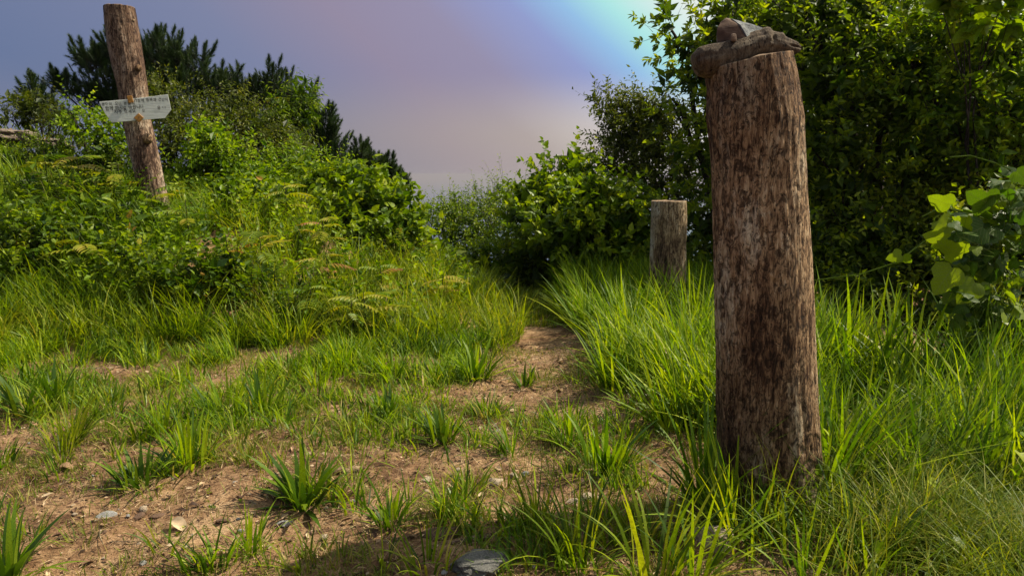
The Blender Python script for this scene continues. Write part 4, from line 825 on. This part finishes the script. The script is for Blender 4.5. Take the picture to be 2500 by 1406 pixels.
# right of the thick post
P = scatter(12000, 1.15, 3.4, 2.9, 5.4); w, px, py = dirtness(P); P = P[~((px > 2330) & (py < 960) & (px + (960 - py) * .5 > 2420)) & (P[:, 1] < 5.6 - .75 * np.maximum(P[:, 0] - 1.9, 0)) & clump(P, 2.6, .33, 13) & ((P[:, 0] - 1.05) ** 2 + (P[:, 1] - YP) ** 2 > .07)]
grass('tall_grass', 'tall sunlit grass right of the thick post', P, .25, .70, .009, .020, M['lush'], .45, .9, 5, azb=.3)
# bottom right, fine and yellowish
P = scatter(30000, .95, 2.3, 1.9, 3.6); w, px, py = dirtness(P); P = P[(w < .55) & (rng.random(len(P)) < sm((P[:, 0] - .95) / .5) * (.35 + vn2(P[:, 0] * 4, P[:, 1] * 4, 44))) & clump(P, 3.5, .36, 14) & ((P[:, 0] - 1.05) ** 2 + (P[:, 1] - YP) ** 2 > .05)]
grass('grass', 'fine yellow-green grass arching over the bottom right corner', P, .14, .52, .0024, .006, M['fine'], .6, 1.9, 5, azb=.5)
# path end grass
P = scatter(9000, -.15, 1.0, 7.2, 10.2)
grass('grass', 'short yellowish grass where the path turns away', P, .05, .18, .004, .008, M['fine'], .4, .8, 3)
# low turf over the clearing
P = scatter(250000, -4.4, 2.3, 1.9, 6.2); w, px, py = dirtness(P); n_ = vn2(P[:, 0] * 2.6, P[:, 1] * 2.6, 15) * .6 + vn2(P[:, 0] * 8, P[:, 1] * 8, 16) * .4
den = np.clip((n_ - .30) * 3.0, 0, 1) * (1 - w * .97) + .025; P = P[(rng.random(len(P)) < den)]
grass('turf', 'low yellow-green turf spreading over the clearing', P, .015, .075, .002, .0045, M['short'], .7, 1.1, 3, clumpy=16)
P = scatter(90000, -3.4, 1.6, 2.2, 5.4); w, px, py = dirtness(P)
zone = 0
for cx_, cy_, rx, ry in ((520, 1010, 360, 80), (1040, 1055, 260, 70), (1450, 1110, 210, 120), (860, 1000, 240, 60), (1400, 1330, 330, 90), (880, 1130, 110, 26), (130, 960, 200, 100), (420, 1100, 170, 60), (1100, 1260, 110, 40)):
    zone = np.maximum(zone, np.clip(1.4 - np.sqrt(((px - cx_) / rx) ** 2 + ((py - cy_) / ry) ** 2), 0, 1))
P = P[(rng.random(len(P)) < zone * .42 * (1 - .97 * w)) & clump(P, 6.5, .47, 51)]
grass('grass', 'patchy grass clumps between the bare spots of the clearing', P, .05, .19, .005, .011, M['lush'], .7, 1.1, 4, clumpy=9)
# far slope cover
P = scatter(9000, -12, 12, 9.6, 22)
P[:, 2] = gz(P[:, 0], P[:, 1]); a_ = Acc(); rs = np.random.default_rng(4)
P2 = P[rs.random(len(P)) < .9]; n = len(P2)
twig_leaves(a_, None, P2, unit(rs.normal(0, .5, (n, 3)) + [0, 0, 1]), rs.uniform(.2, .6, n), 'alt', .24, .6, rs, rs.random(n) * .6, DIAM)
tag(ob('undergrowth', a_.mesh('undergrowth', M['tree'])), 'dark scrub covering the slope beyond the crest', kind='stuff')
# leafy herbs through the mound grass
P = scatter(5600, -5.4, -.4, 6.4, 10.2); px, py = proj(P); P = P[clump(P, 1.7, .40, 17) & ((np.abs(px - 388 - (py - 540) * .1) > 42) | (py > 600)) & ((rng.random(len(P)) < .16) | (px < 430) | (py < 545))]; n = len(P); a_ = Acc()
twig_leaves(a_, None, P, unit(rs.normal(0, .3, (n, 3)) + [0, 0, 1]), rs.uniform(.15, .5, n), 'alt', .072, .5, rs, np.clip(rs.normal(.5, .25, n), 0, 1), LEAF)
tag(ob('undergrowth', a_.mesh('undergrowth', M['lime'])), 'leafy herbs growing through the mound grass', kind='stuff')
P = scatter(3200, -5.4, -.5, 6.6, 10.4); px, py = proj(P); P = P[((np.abs(px - 388 - (py - 540) * .1) > 42) | (py > 600)) & (vn2(P[:, 0] * 1.1, P[:, 1] * 1.1, 61) > .58) & ((px < 420) | (py < 540))]; n = len(P); a_ = Acc()
twig_leaves(a_, None, P, unit(rs.normal(0, .3, (n, 3)) + [0, 0, 1]), rs.uniform(.2, .55, n), 'alt', .10, .6, rs, np.clip(rs.normal(.4, .28, n), 0, 1), HEART)
tag(ob('undergrowth', a_.mesh('undergrowth', M['shrub'])), 'broader-leaved weeds in patches on the left mound', kind='stuff')
# tiny weeds hugging the clearing
P = scatter(3800, -3.2, 2.2, 2.0, 6.0); w, px, py = dirtness(P); P = P[(rng.random(len(P)) > w * .93) & clump(P, 3, .45, 18)]; n = len(P); a_ = Acc()
twig_leaves(a_, None, P, unit(rs.normal(0, 1, (n, 3)) + [0, 0, .7]), rs.uniform(.02, .05, n), 'alt', .014, .6, rs, np.clip(rs.normal(.5, .3, n), 0, 1), DIAM)
tag(ob('weeds', a_.mesh('weeds', M['shrub'])), 'tiny leafy weeds hugging the soil between the tufts', kind='stuff')
# straw, pine needles and crumbs on the soil
n = 50000; P = scatter(n, -3.3, 2.4, 1.9, 6.4); P[:, 2] += rng.uniform(.001, .008, n); a_ = Acc(); ang = rng.uniform(0, 6.28, n) * .5 + .2
X = np.stack([np.cos(ang), np.sin(ang), rng.normal(0, .18, n)], -1); NB = (np.array([[0, -.5, 0], [.5, -.5, .06], [1, 0, 0], [.5, .5, .06], [0, .5, 0]], float), np.array([[0, 1, 4], [1, 3, 4], [1, 2, 3]]))
stamp(a_, *NB, P, X, np.array([0, 0, 1.]) + rng.normal(0, .3, (n, 3)), rng.uniform(.012, .085, n), rng.uniform(.001, .0028, n), rng.random(n))
tag(ob('dry_straw', a_.mesh('dry_straw', M['straw'])), 'dry pine needles and straw strewn over the soil', kind='stuff')
n = 16000; P = scatter(n, -3.3, 2.4, 1.9, 6.4); P[:, 2] += .006; a_ = Acc(); ang = rng.uniform(0, 6.28, n)
stamp(a_, *LEAF, P, np.stack([np.cos(ang), np.sin(ang), rng.normal(0, .25, n)], -1), np.array([0, 0, 1.]) + rng.normal(0, .45, (n, 3)), rng.uniform(.008, .03, n), rng.uniform(.004, .014, n), rng.random(n))
tag(ob('leaf_litter', a_.mesh('leaf_litter', M['litter'])), 'brown crumbled leaf litter on the soil', kind='stuff')
n = 900; P = scatter(n, -3.3, 2.4, 1.9, 6.4); P[:, 2] += .010; a_ = Acc(); ang = rng.uniform(0, 6.28, n)
stamp(a_, *LEAF, P, np.stack([np.cos(ang), np.sin(ang), rng.normal(0, .3, n)], -1), np.array([0, 0, 1.]) + rng.normal(0, .5, (n, 3)), rng.uniform(.03, .06, n), rng.uniform(.014, .03, n), rng.random(n))
tag(ob('leaf_litter', a_.mesh('leaf_litter', M['litter'])), 'larger curled dead leaves among the tufts', kind='stuff')
a_ = Acc(); P = scatter(170, -3.2, 2.2, 2.0, 5.6)
for p_ in P:
    an_ = rng.uniform(0, 6.28); l_ = rng.uniform(.05, .2); dv = np.array([math.cos(an_), math.sin(an_), 0]); sd_ = np.array([-dv[1], dv[0], 0]) * rng.normal(0, .12) * l_
    tube(a_, [p_ - dv * l_ / 2 + [0, 0, .005], p_ + sd_ + [0, 0, .012], p_ + dv * l_ / 2 + [0, 0, .004]], [.0035, .003, .0015], 4)
tag(ob('dead_twigs', a_.mesh('dead_twigs', M['log2'])), 'thin dead twigs strewn over the clearing', kind='stuff')
n = 7000; P = scatter(n, -3.3, 2.4, 1.9, 6.4); a_ = Acc()
oc = np.array([[1, 0, 0], [-1, 0, 0], [0, 1, 0], [0, -1, 0], [0, 0, .8], [0, 0, -.8]], float); ot = np.array([[0, 2, 4], [2, 1, 4], [1, 3, 4], [3, 0, 4], [2, 0, 5], [1, 2, 5], [3, 1, 5], [0, 3, 5]])
ang = rng.uniform(0, 6.28, n); L_ = rng.uniform(.002, .006, n)
stamp(a_, oc, ot, P, np.stack([np.cos(ang), np.sin(ang), rng.normal(0, .4, n)], -1), np.array([0, 0, 1.]) + rng.normal(0, .3, (n, 3)), L_, L_ * rng.uniform(.6, 1.1, n), rng.random(n))
tag(ob('gravel', a_.mesh('gravel', M['straw'])), 'fine gravel and soil crumbs on the clearing', kind='stuff')

# --- single tufts, each blade its own part, blade meshes shared
def blade_lib(name, mat, wr, seg, leans, curves, tints):
    out_ = []
    for k, (le, cu, ti) in enumerate(zip(leans, curves, tints)):
        a_ = Acc(); st = rng.bit_generator.state
        blades(a_, np.zeros((1, 3)), np.array([1.]), np.array([wr * 1.15]), np.array([0.]), np.array([le]), np.array([cu]), seg, np.array([ti]), .25); out_.append(a_.mesh(name, mat, (0, 0, 0), True))
    return out_
le = [.05, .15, .3, .45, .6, .8, 1.0, 1.2]; cu = [.3, .5, .7, .6, .9, .7, .5, .35]; ti = [.8, .3, .55, .1, .7, .4, .9, .25]
BL = {'tall': blade_lib('blade', M['lush'], .032, 7, [.03, .1, .2, .3, .4, .55, .7, .9], [.2, .3, .5, .4, .7, .6, .5, .6], [.8, .5, .7, .2, .9, .55, .65, .35]), 'broad': blade_lib('blade', M['broad'], .085, 7, le, cu, ti), 'lush': blade_lib('blade', M['lush'], .045, 7, le, cu, ti), 'fine': blade_lib('blade', M['grass'], .022, 7, le, [c_ * 1.5 for c_ in cu], ti), 'yell': blade_lib('blade', M['fine'], .016, 7, le, [c_ * 2 for c_ in cu], ti)}
def tuft(px, py, n, L0, L1, kind, lab, up=False, wide=1.0, r=.03, azb=None, group=None, name='grass_tuft', zoff=0, splay=None, p=None):
    rs_ = np.random.default_rng(int(px * 7 + py)); p_ = G(px, py) if p is None else p
    if p_[1] < 6 and L1 < .35: L0 *= 1.3; L1 *= 1.35; n = int(n * 1.45); r *= 1.25
    root = empty(name, (p_[0], p_[1], p_[2] - .004), lab, 'grass tuft', group)
    for k in range(n):
        az = rs_.uniform(0, 2 * np.pi) if azb is None or rs_.random() < .35 else azb + rs_.normal(0, .6)
        pr = [.22, .2, .18, .14, .1, .08, .05, .03] if up else [.08, .12, .16, .17, .16, .13, .1, .08]
        v = int(rs_.choice(8, p=pr)); L_ = rs_.uniform(L0, L1) * (1 if v < 5 else .8); q_ = r * math.sqrt(rs_.random())
        o = ob('blade', BL[kind][v], root, (q_ * math.cos(az), q_ * math.sin(az), 0)); o.rotation_euler = (rs_.normal(0, .1), rs_.normal(0, .12), az); s2 = wide * rs_.uniform(.75, 1.25)
        o.scale = (L_, L_ * s2, L_)
    return root
T_ = tuft
T_(742, 1232, 42, .12, .24, 'broad', 'large dark tuft of broad blades alone on the bare dirt', r=.05)
T_(345, 1188, 44, .09, .17, 'broad', 'low dense dark tuft on the dirt right of the golden-brown leaf', r=.07)
T_(150, 1112, 46, .12, .22, 'fine', 'upright fine-bladed tuft at left with a feathery spray beside it', r=.05, up=True)
T_(175, 1090, 60, .18, .32, 'yell', 'feathery yellowish spray leaning right out of the fine tuft', r=.04, up=True, azb=.3)
T_(465, 1135, 48, .13, .24, 'lush', 'spiky tuft of mixed blades behind the low dark tuft', r=.08, up=True)
T_(400, 1060, 34, .12, .2, 'lush', 'grey-green tuft of upright blades left of centre', r=.07, up=True)
T_(1110, 1262, 40, .07, .16, 'fine', 'dark bushy clump of grass on the mid dirt', r=.08)
T_(1095, 1262, 16, .12, .20, 'lush', 'few upright broad blades rising from the dark bushy clump', r=.03, up=True)
T_(950, 1280, 26, .06, .11, 'broad', 'small reddish-tipped tuft left of the dark bushy clump', r=.05)
T_(1082, 1080, 36, .10, .19, 'broad', 'bright tuft of shiny blades at the upper edge of the mid dirt', r=.05)
T_(1250, 1110, 36, .10, .18, 'lush', 'fan of bright blades pressed to the ground at centre', r=.04, azb=2.8)
T_(1480, 1150, 70, .18, .38, 'lush', 'large bushy grass tuft left of the thick post', r=.10, up=True)
T_(1310, 1290, 44, .12, .26, 'fine', 'dark thin-bladed tuft standing in the post shadow', r=.05, up=True)
T_(1410, 1385, 44, .16, .30, 'fine', 'long-bladed tuft at the bottom right of centre', r=.06)
T_(1600, 1430, 30, .34, .52, 'fine', 'tall thin upright blades crossing the pale tan stone', r=.09, up=True, wide=1.3)
T_(1690, 1425, 16, .30, .46, 'lush', 'tall blades leaning across the foot of the thick post', r=.05, up=True, azb=.5, wide=.7)
T_(610, 1345, 34, .08, .16, 'lush', 'small spiky tuft at lower left of centre', r=.05, up=True)
T_(15, 1420, 26, .14, .24, 'broad', 'broad-bladed tuft cut off at the bottom left corner', r=.05)
T_(935, 1375, 36, .06, .15, 'fine', 'loose wiry tuft at the bottom, left of the grey stone', r=.06)
T_(1160, 925, 60, .14, .26, 'lush', 'bright arching tuft at the left side of the path', r=.08, wide=1.3)
T_(1280, 945, 26, .07, .14, 'broad', 'flat yellow-tipped tuft in the middle of the path', r=.04)
T_(130, 985, 40, .2, .36, 'broad', 'large blue-green tuft of long broad blades at left', r=.06, wide=.7)
T_(60, 1010, 24, .14, .28, 'broad', 'leaning broad blades at the left edge', r=.05, wide=.7, azb=3.0)
T_(560, 1020, 54, .14, .26, 'lush', 'dense green tuft left of centre at the grass edge', r=.09)
T_(640, 1010, 44, .14, .24, 'lush', 'spreading tuft right of the dense green tuft', r=.08)
T_(880, 1135, 34, .05, .10, 'fine', 'short cushion of fine grass behind the weathered wood', r=.09)
T_(900, 1050, 50, .08, .16, 'fine', 'wide fine-bladed cushion at the middle of the clearing', r=.12)
T_(990, 1060, 44, .09, .17, 'fine', 'fine yellowish cushion beside the shiny tuft', r=.09)
T_(1190, 1015, 40, .08, .14, 'broad', 'low wide-bladed tuft beside the central dirt patch', r=.08, wide=.8)
T_(950, 1010, 40, .09, .17, 'broad', 'glossy tuft between the fine cushions and the path', r=.07, wide=.8)
T_(960, 930, 44, .12, .22, 'lush', 'bright tuft near the upper dirt strip', r=.07)
T_(1060, 930, 40, .10, .2, 'lush', 'tuft left of the arching tuft by the path', r=.07)
T_(1390, 1080, 34, .1, .2, 'lush', 'upright tuft between the path dirt and the bushy tuft', r=.06, up=True)
T_(1360, 1170, 26, .06, .12, 'fine', 'sparse tuft on the dirt behind the shadowed tuft', r=.06)
T_(190, 1325, 22, .04, .09, 'fine', 'tiny sparse tuft on the dirt at lower left', r=.05)
T_(330, 870, 50, .14, .26, 'grass' if 'grass' in BL else 'fine', 'dense round tuft at the left grass edge', r=.10)
T_(130, 835, 60, .18, .30, 'fine', 'round bristly tuft below the left bushes', r=.12)
T_(1725, 1245, 56, .34, .60, 'lush', 'dark upright grass hugging the left side of the thick post', r=.08, up=True, wide=.7)
T_(1850, 1300, 46, .18, .36, 'fine', 'wiry grass growing against the front of the thick post', r=.12, up=True)
T_(1985, 1275, 100, .28, .52, 'yell', 'golden fine grass arching right from the thick post base', r=.12, azb=.2)
T_(2080, 1330, 60, .2, .4, 'yell', 'yellow fine tuft at the lower right', r=.14)
T_(2250, 1290, 60, .22, .42, 'yell', 'arching fine tuft left of the right edge', r=.14)
T_(2420, 1330, 60, .22, .40, 'fine', 'green fine tuft in the bottom right corner', r=.14)
T_(1960, 1420, 26, .16, .30, 'lush', 'few slanting blades over the dirt at the bottom right', r=.08, wide=.6)
T_(2110, 1425, 30, .16, .32, 'lush', 'slanting green blades at the bottom edge right of the dirt', r=.1, wide=.6)
T_(2090, 960, 46, .45, .88, 'tall', 'tallest glowing broad blades right of the thick post', r=.26, up=True, wide=1)
T_(2220, 940, 40, .4, .8, 'tall', 'tall glowing blades leaning right toward the vine', r=.26, up=True, wide=1, azb=.2)
T_(2330, 1010, 50, .4, .8, 'tall', 'long blades reaching over the dark hollow at right', r=.2, wide=1, azb=.2)
T_(2460, 1040, 26, .3, .5, 'broad', 'blue-green blades at the right edge', r=.1, up=True, wide=.5)
T_(1440, 830, 30, .4, .72, 'tall', 'tall arching blades between the path and the short post', r=.1, up=True, wide=1, azb=2.8)
T_(1530, 830, 34, .4, .78, 'tall', 'tall blades in front of the short post', r=.12, up=True, wide=1)
T_(1690, 860, 34, .4, .78, 'tall', 'tall blades between the short post and the thick post', r=.12, up=True, wide=1)
T_(1620, 960, 34, .34, .56, 'tall', 'bright dense blades left of the thick post', r=.12, up=True, wide=1)
T_(1500, 960, 30, .3, .5, 'tall', 'blades fanning toward the path left of the thick post', r=.12, wide=1, azb=2.9)
T_(1790, 1300, 64, .24, .46, 'lush', 'dark green blades covering the left foot of the thick post', r=.1, up=True, wide=.6)
T_(1835, 1350, 60, .24, .44, 'fine', 'slender arching blades before the foot of the thick post', r=.12, up=True)
T_(1900, 1310, 70, .2, .44, 'yell', 'thin curling blades at the right foot of the thick post', r=.1)
# small tufts dotted about, too alike to tell apart: one mesh each, shared
VAR = []
for k in range(8):
    a_ = Acc(); n = int(rng.integers(14, 34)); r_ = rng.uniform(.01, .04, n); th = rng.uniform(0, 6.28, n)
    blades(a_, np.stack([r_ * np.cos(th), r_ * np.sin(th), np.zeros(n)], -1), rng.uniform(.04, .12, n), rng.uniform(.003, .006, n), th, np.abs(rng.normal(.3, .35, n)), rng.uniform(.3, 1.2, n), 5)
    VAR.append(a_.mesh('small_grass_tuft', [M['grass'], M['broad'], M['short'], M['lush']][k % 4]))
rs = np.random.default_rng(123); k = 0
while k < 290:
    px, py = rs.uniform(-60, 1750), 840 + 560 * rs.random() ** 1.3
    p_ = G(px, py); w, _, _ = dirtness(p_[None])
    if rs.random() < w[0] * 1.25: continue
    o = ob('small_grass_tuft', VAR[int(rs.integers(8))], None, (p_[0], p_[1], p_[2] - .003)); s_ = rs.uniform(.8, 2.1); o.scale = (s_, s_, s_); o.rotation_euler = (0, 0, rs.uniform(0, 6.28))
    tag(o, 'small grass tuft among many alike on the clearing', 'grass tuft', 'small grass tufts dotted over the clearing'); k += 1

# --- young sumac-like plants with feathered leaves: stem and fronds
FR = []
for k, tint in enumerate((.3, .5, .68, .8, .95)):
    a_ = Acc(); n = 1; m_ = 15; j = np.arange(m_); s_ = .15 + .85 * (j // 2) / 7; sg = np.where(j % 2, 1., -1.); last = j == 14
    P_ = np.stack([s_, 0 * s_, .35 * s_ - .45 * s_ ** 2], -1)
    ax = np.stack([.45 + 1.5 * last, sg * ~last, -.25 + 0 * s_], -1); nz_ = np.stack([.1 + 0 * s_, 0 * s_, 1 + 0 * s_], -1) + rng.normal(0, .12, (m_, 3))
    stamp(a_, *LEAF, P_, ax, nz_, .34 * (1 - .5 * np.abs(s_ - .5)) * rng.uniform(.9, 1.1, m_), .11 * np.ones(m_), np.clip(tint + rng.normal(0, .06, m_), 0, 1))
    t_ = np.linspace(0, 1, 6); tube(a_, np.stack([t_, 0 * t_, .35 * t_ - .45 * t_ ** 2], -1), np.linspace(.012, .005, 6), 3, tint)
    FR.append(a_.mesh('frond', M['sumac']))
def sumac(px, py, h, n, fl, lab, tints=(0, 1, 2), group=None):
    h += .19; fl *= 1.2
    rs_ = np.random.default_rng(int(px * 3 + py)); p_ = G(px, py); root = empty('feathery_plant', (p_[0], p_[1], p_[2] - .01), lab, 'plant', group)
    a_ = Acc(); tube(a_, [(0, 0, 0), (.01, .01, h * .5), (0, 0, h)], [.006, .005, .003], 5); ob('stem', a_.mesh('stem', M['twig']), root)
    for k in range(n):
        o = ob('frond', FR[int(rs_.choice(tints))], root, (0, 0, h * (.5 + .5 * k / n))); o.rotation_euler = (rs_.normal(0, .15), rs_.uniform(-.35, .25), k * 2.4 + rs_.normal(0, .3)); s_ = fl * rs_.uniform(.7, 1.15); o.scale = (s_, s_, s_)
for (px, py, h, n, fl, lab, ti_) in (
    (640, 720, .45, 8, .22, 'red-tipped feathery plant in the middle of the mound', (3, 4, 4, 1)), (560, 730, .4, 6, .18, 'small red-tipped feathery plant left of the larger one', (3, 4, 2)),
    (205, 720, .35, 7, .26, 'feathery plant with yellow young leaves beside the dark hollow', (1, 2, 2)), (250, 730, .25, 6, .28, 'feathery plant with pale drooping leaflets below the hollow', (0, 1)),
    (300, 560, .5, 7, .3, 'golden-topped feathery plant left of the sign post foot', (2, 3, 1)), (200, 540, .55, 8, .3, 'feathery plant with golden crown above the compound-leaf bush', (1, 2, 3)),
    (385, 580, .35, 6, .26, 'feathery plant overlapping the foot of the sign post', (1, 2)), (120, 520, .5, 7, .28, 'feathery plant near the flat grey slab', (0, 1, 2)),
    (760, 800, .22, 7, .24, 'pale feathery plant low on the mound slope', (0, 1, 1)), (890, 820, .2, 7, .26, 'feathery plant with yellow tips near the path', (1, 2)), (860, 840, .2, 6, .2, 'small feathery plant below the yellow-tipped one', (2, 1)),
    (800, 740, .3, 6, .2, 'rust-coloured feathery plant on the right flank of the mound', (3, 4)), (1010, 640, .3, 7, .22, 'orange feathery plant above the path bend', (3, 2, 4)), (790, 640, .3, 6, .22, 'rust-topped feathery plant at the centre of the mound', (3, 4, 2)),
    (700, 560, .35, 7, .24, 'orange-tinged feathery plant near the crest of the mound', (3, 2, 1)), (100, 700, .3, 6, .24, 'feathery green plant at the left among bushes', (0, 1)), (930, 750, .25, 6, .2, 'reddish feathery plant low near the path', (3, 4, 1)),
    (1080, 760, .2, 6, .18, 'small brownish feathery plant at the grass tip by the path', (3, 4)), (460, 620, .35, 7, .22, 'green feathery plant in the grass right of the sign post', (0, 1, 2))):
    sumac(px, py, h, n, fl, lab, ti_)
# little lobed leaves and white florets in the right-hand grass
a_ = Acc(); n = 90; P = scatter(n, 1.2, 2.8, 2.3, 4.2); P[:, 2] += rng.uniform(.1, .38, n)
stamp(a_, *HEART, P, unit(rng.normal(0, 1, (n, 3))), np.array([0, -.2, 1.]) + rng.normal(0, .4, (n, 3)), rng.uniform(.03, .07, n), rng.uniform(.03, .06, n), rng.random(n))
tag(ob('creeper_leaves', a_.mesh('creeper_leaves', M['vine'])), 'creeper leaves threaded through the right-hand grass', kind='stuff')
print('TRIS', sum(sum(1 if len(p.vertices) == 3 else 2 for p in m_.polygons) if len(m_.polygons) < 2 else int((np.array([p_.loop_total for p_ in m_.polygons]) - 2).sum()) for m_ in bpy.data.meshes))

# ------------------------------------------------------------------ the sea air
hm, t, out = newmat('haze')
pv = N(t, 'ShaderNodeVolumePrincipled'); pv.inputs['Density'].default_value = HAZE; pv.inputs['Color'].default_value = (*HAZE_COL, 1); pv.inputs['Anisotropy'].default_value = .3
t.links.new(pv.outputs[0], out.inputs['Volume'])
hb = np.array([[x, y, z] for z in (-172, 9) for y in (-30000, 30000) for x in (-30000, 30000)], float)
tag(ob('haze', mesh_np('haze', hb, [np.array([[0, 2, 3, 1], [4, 5, 7, 6], [0, 1, 5, 4], [1, 3, 7, 5], [3, 2, 6, 7], [2, 0, 4, 6]])], hm)), 'thin pale sea haze', kind='stuff')
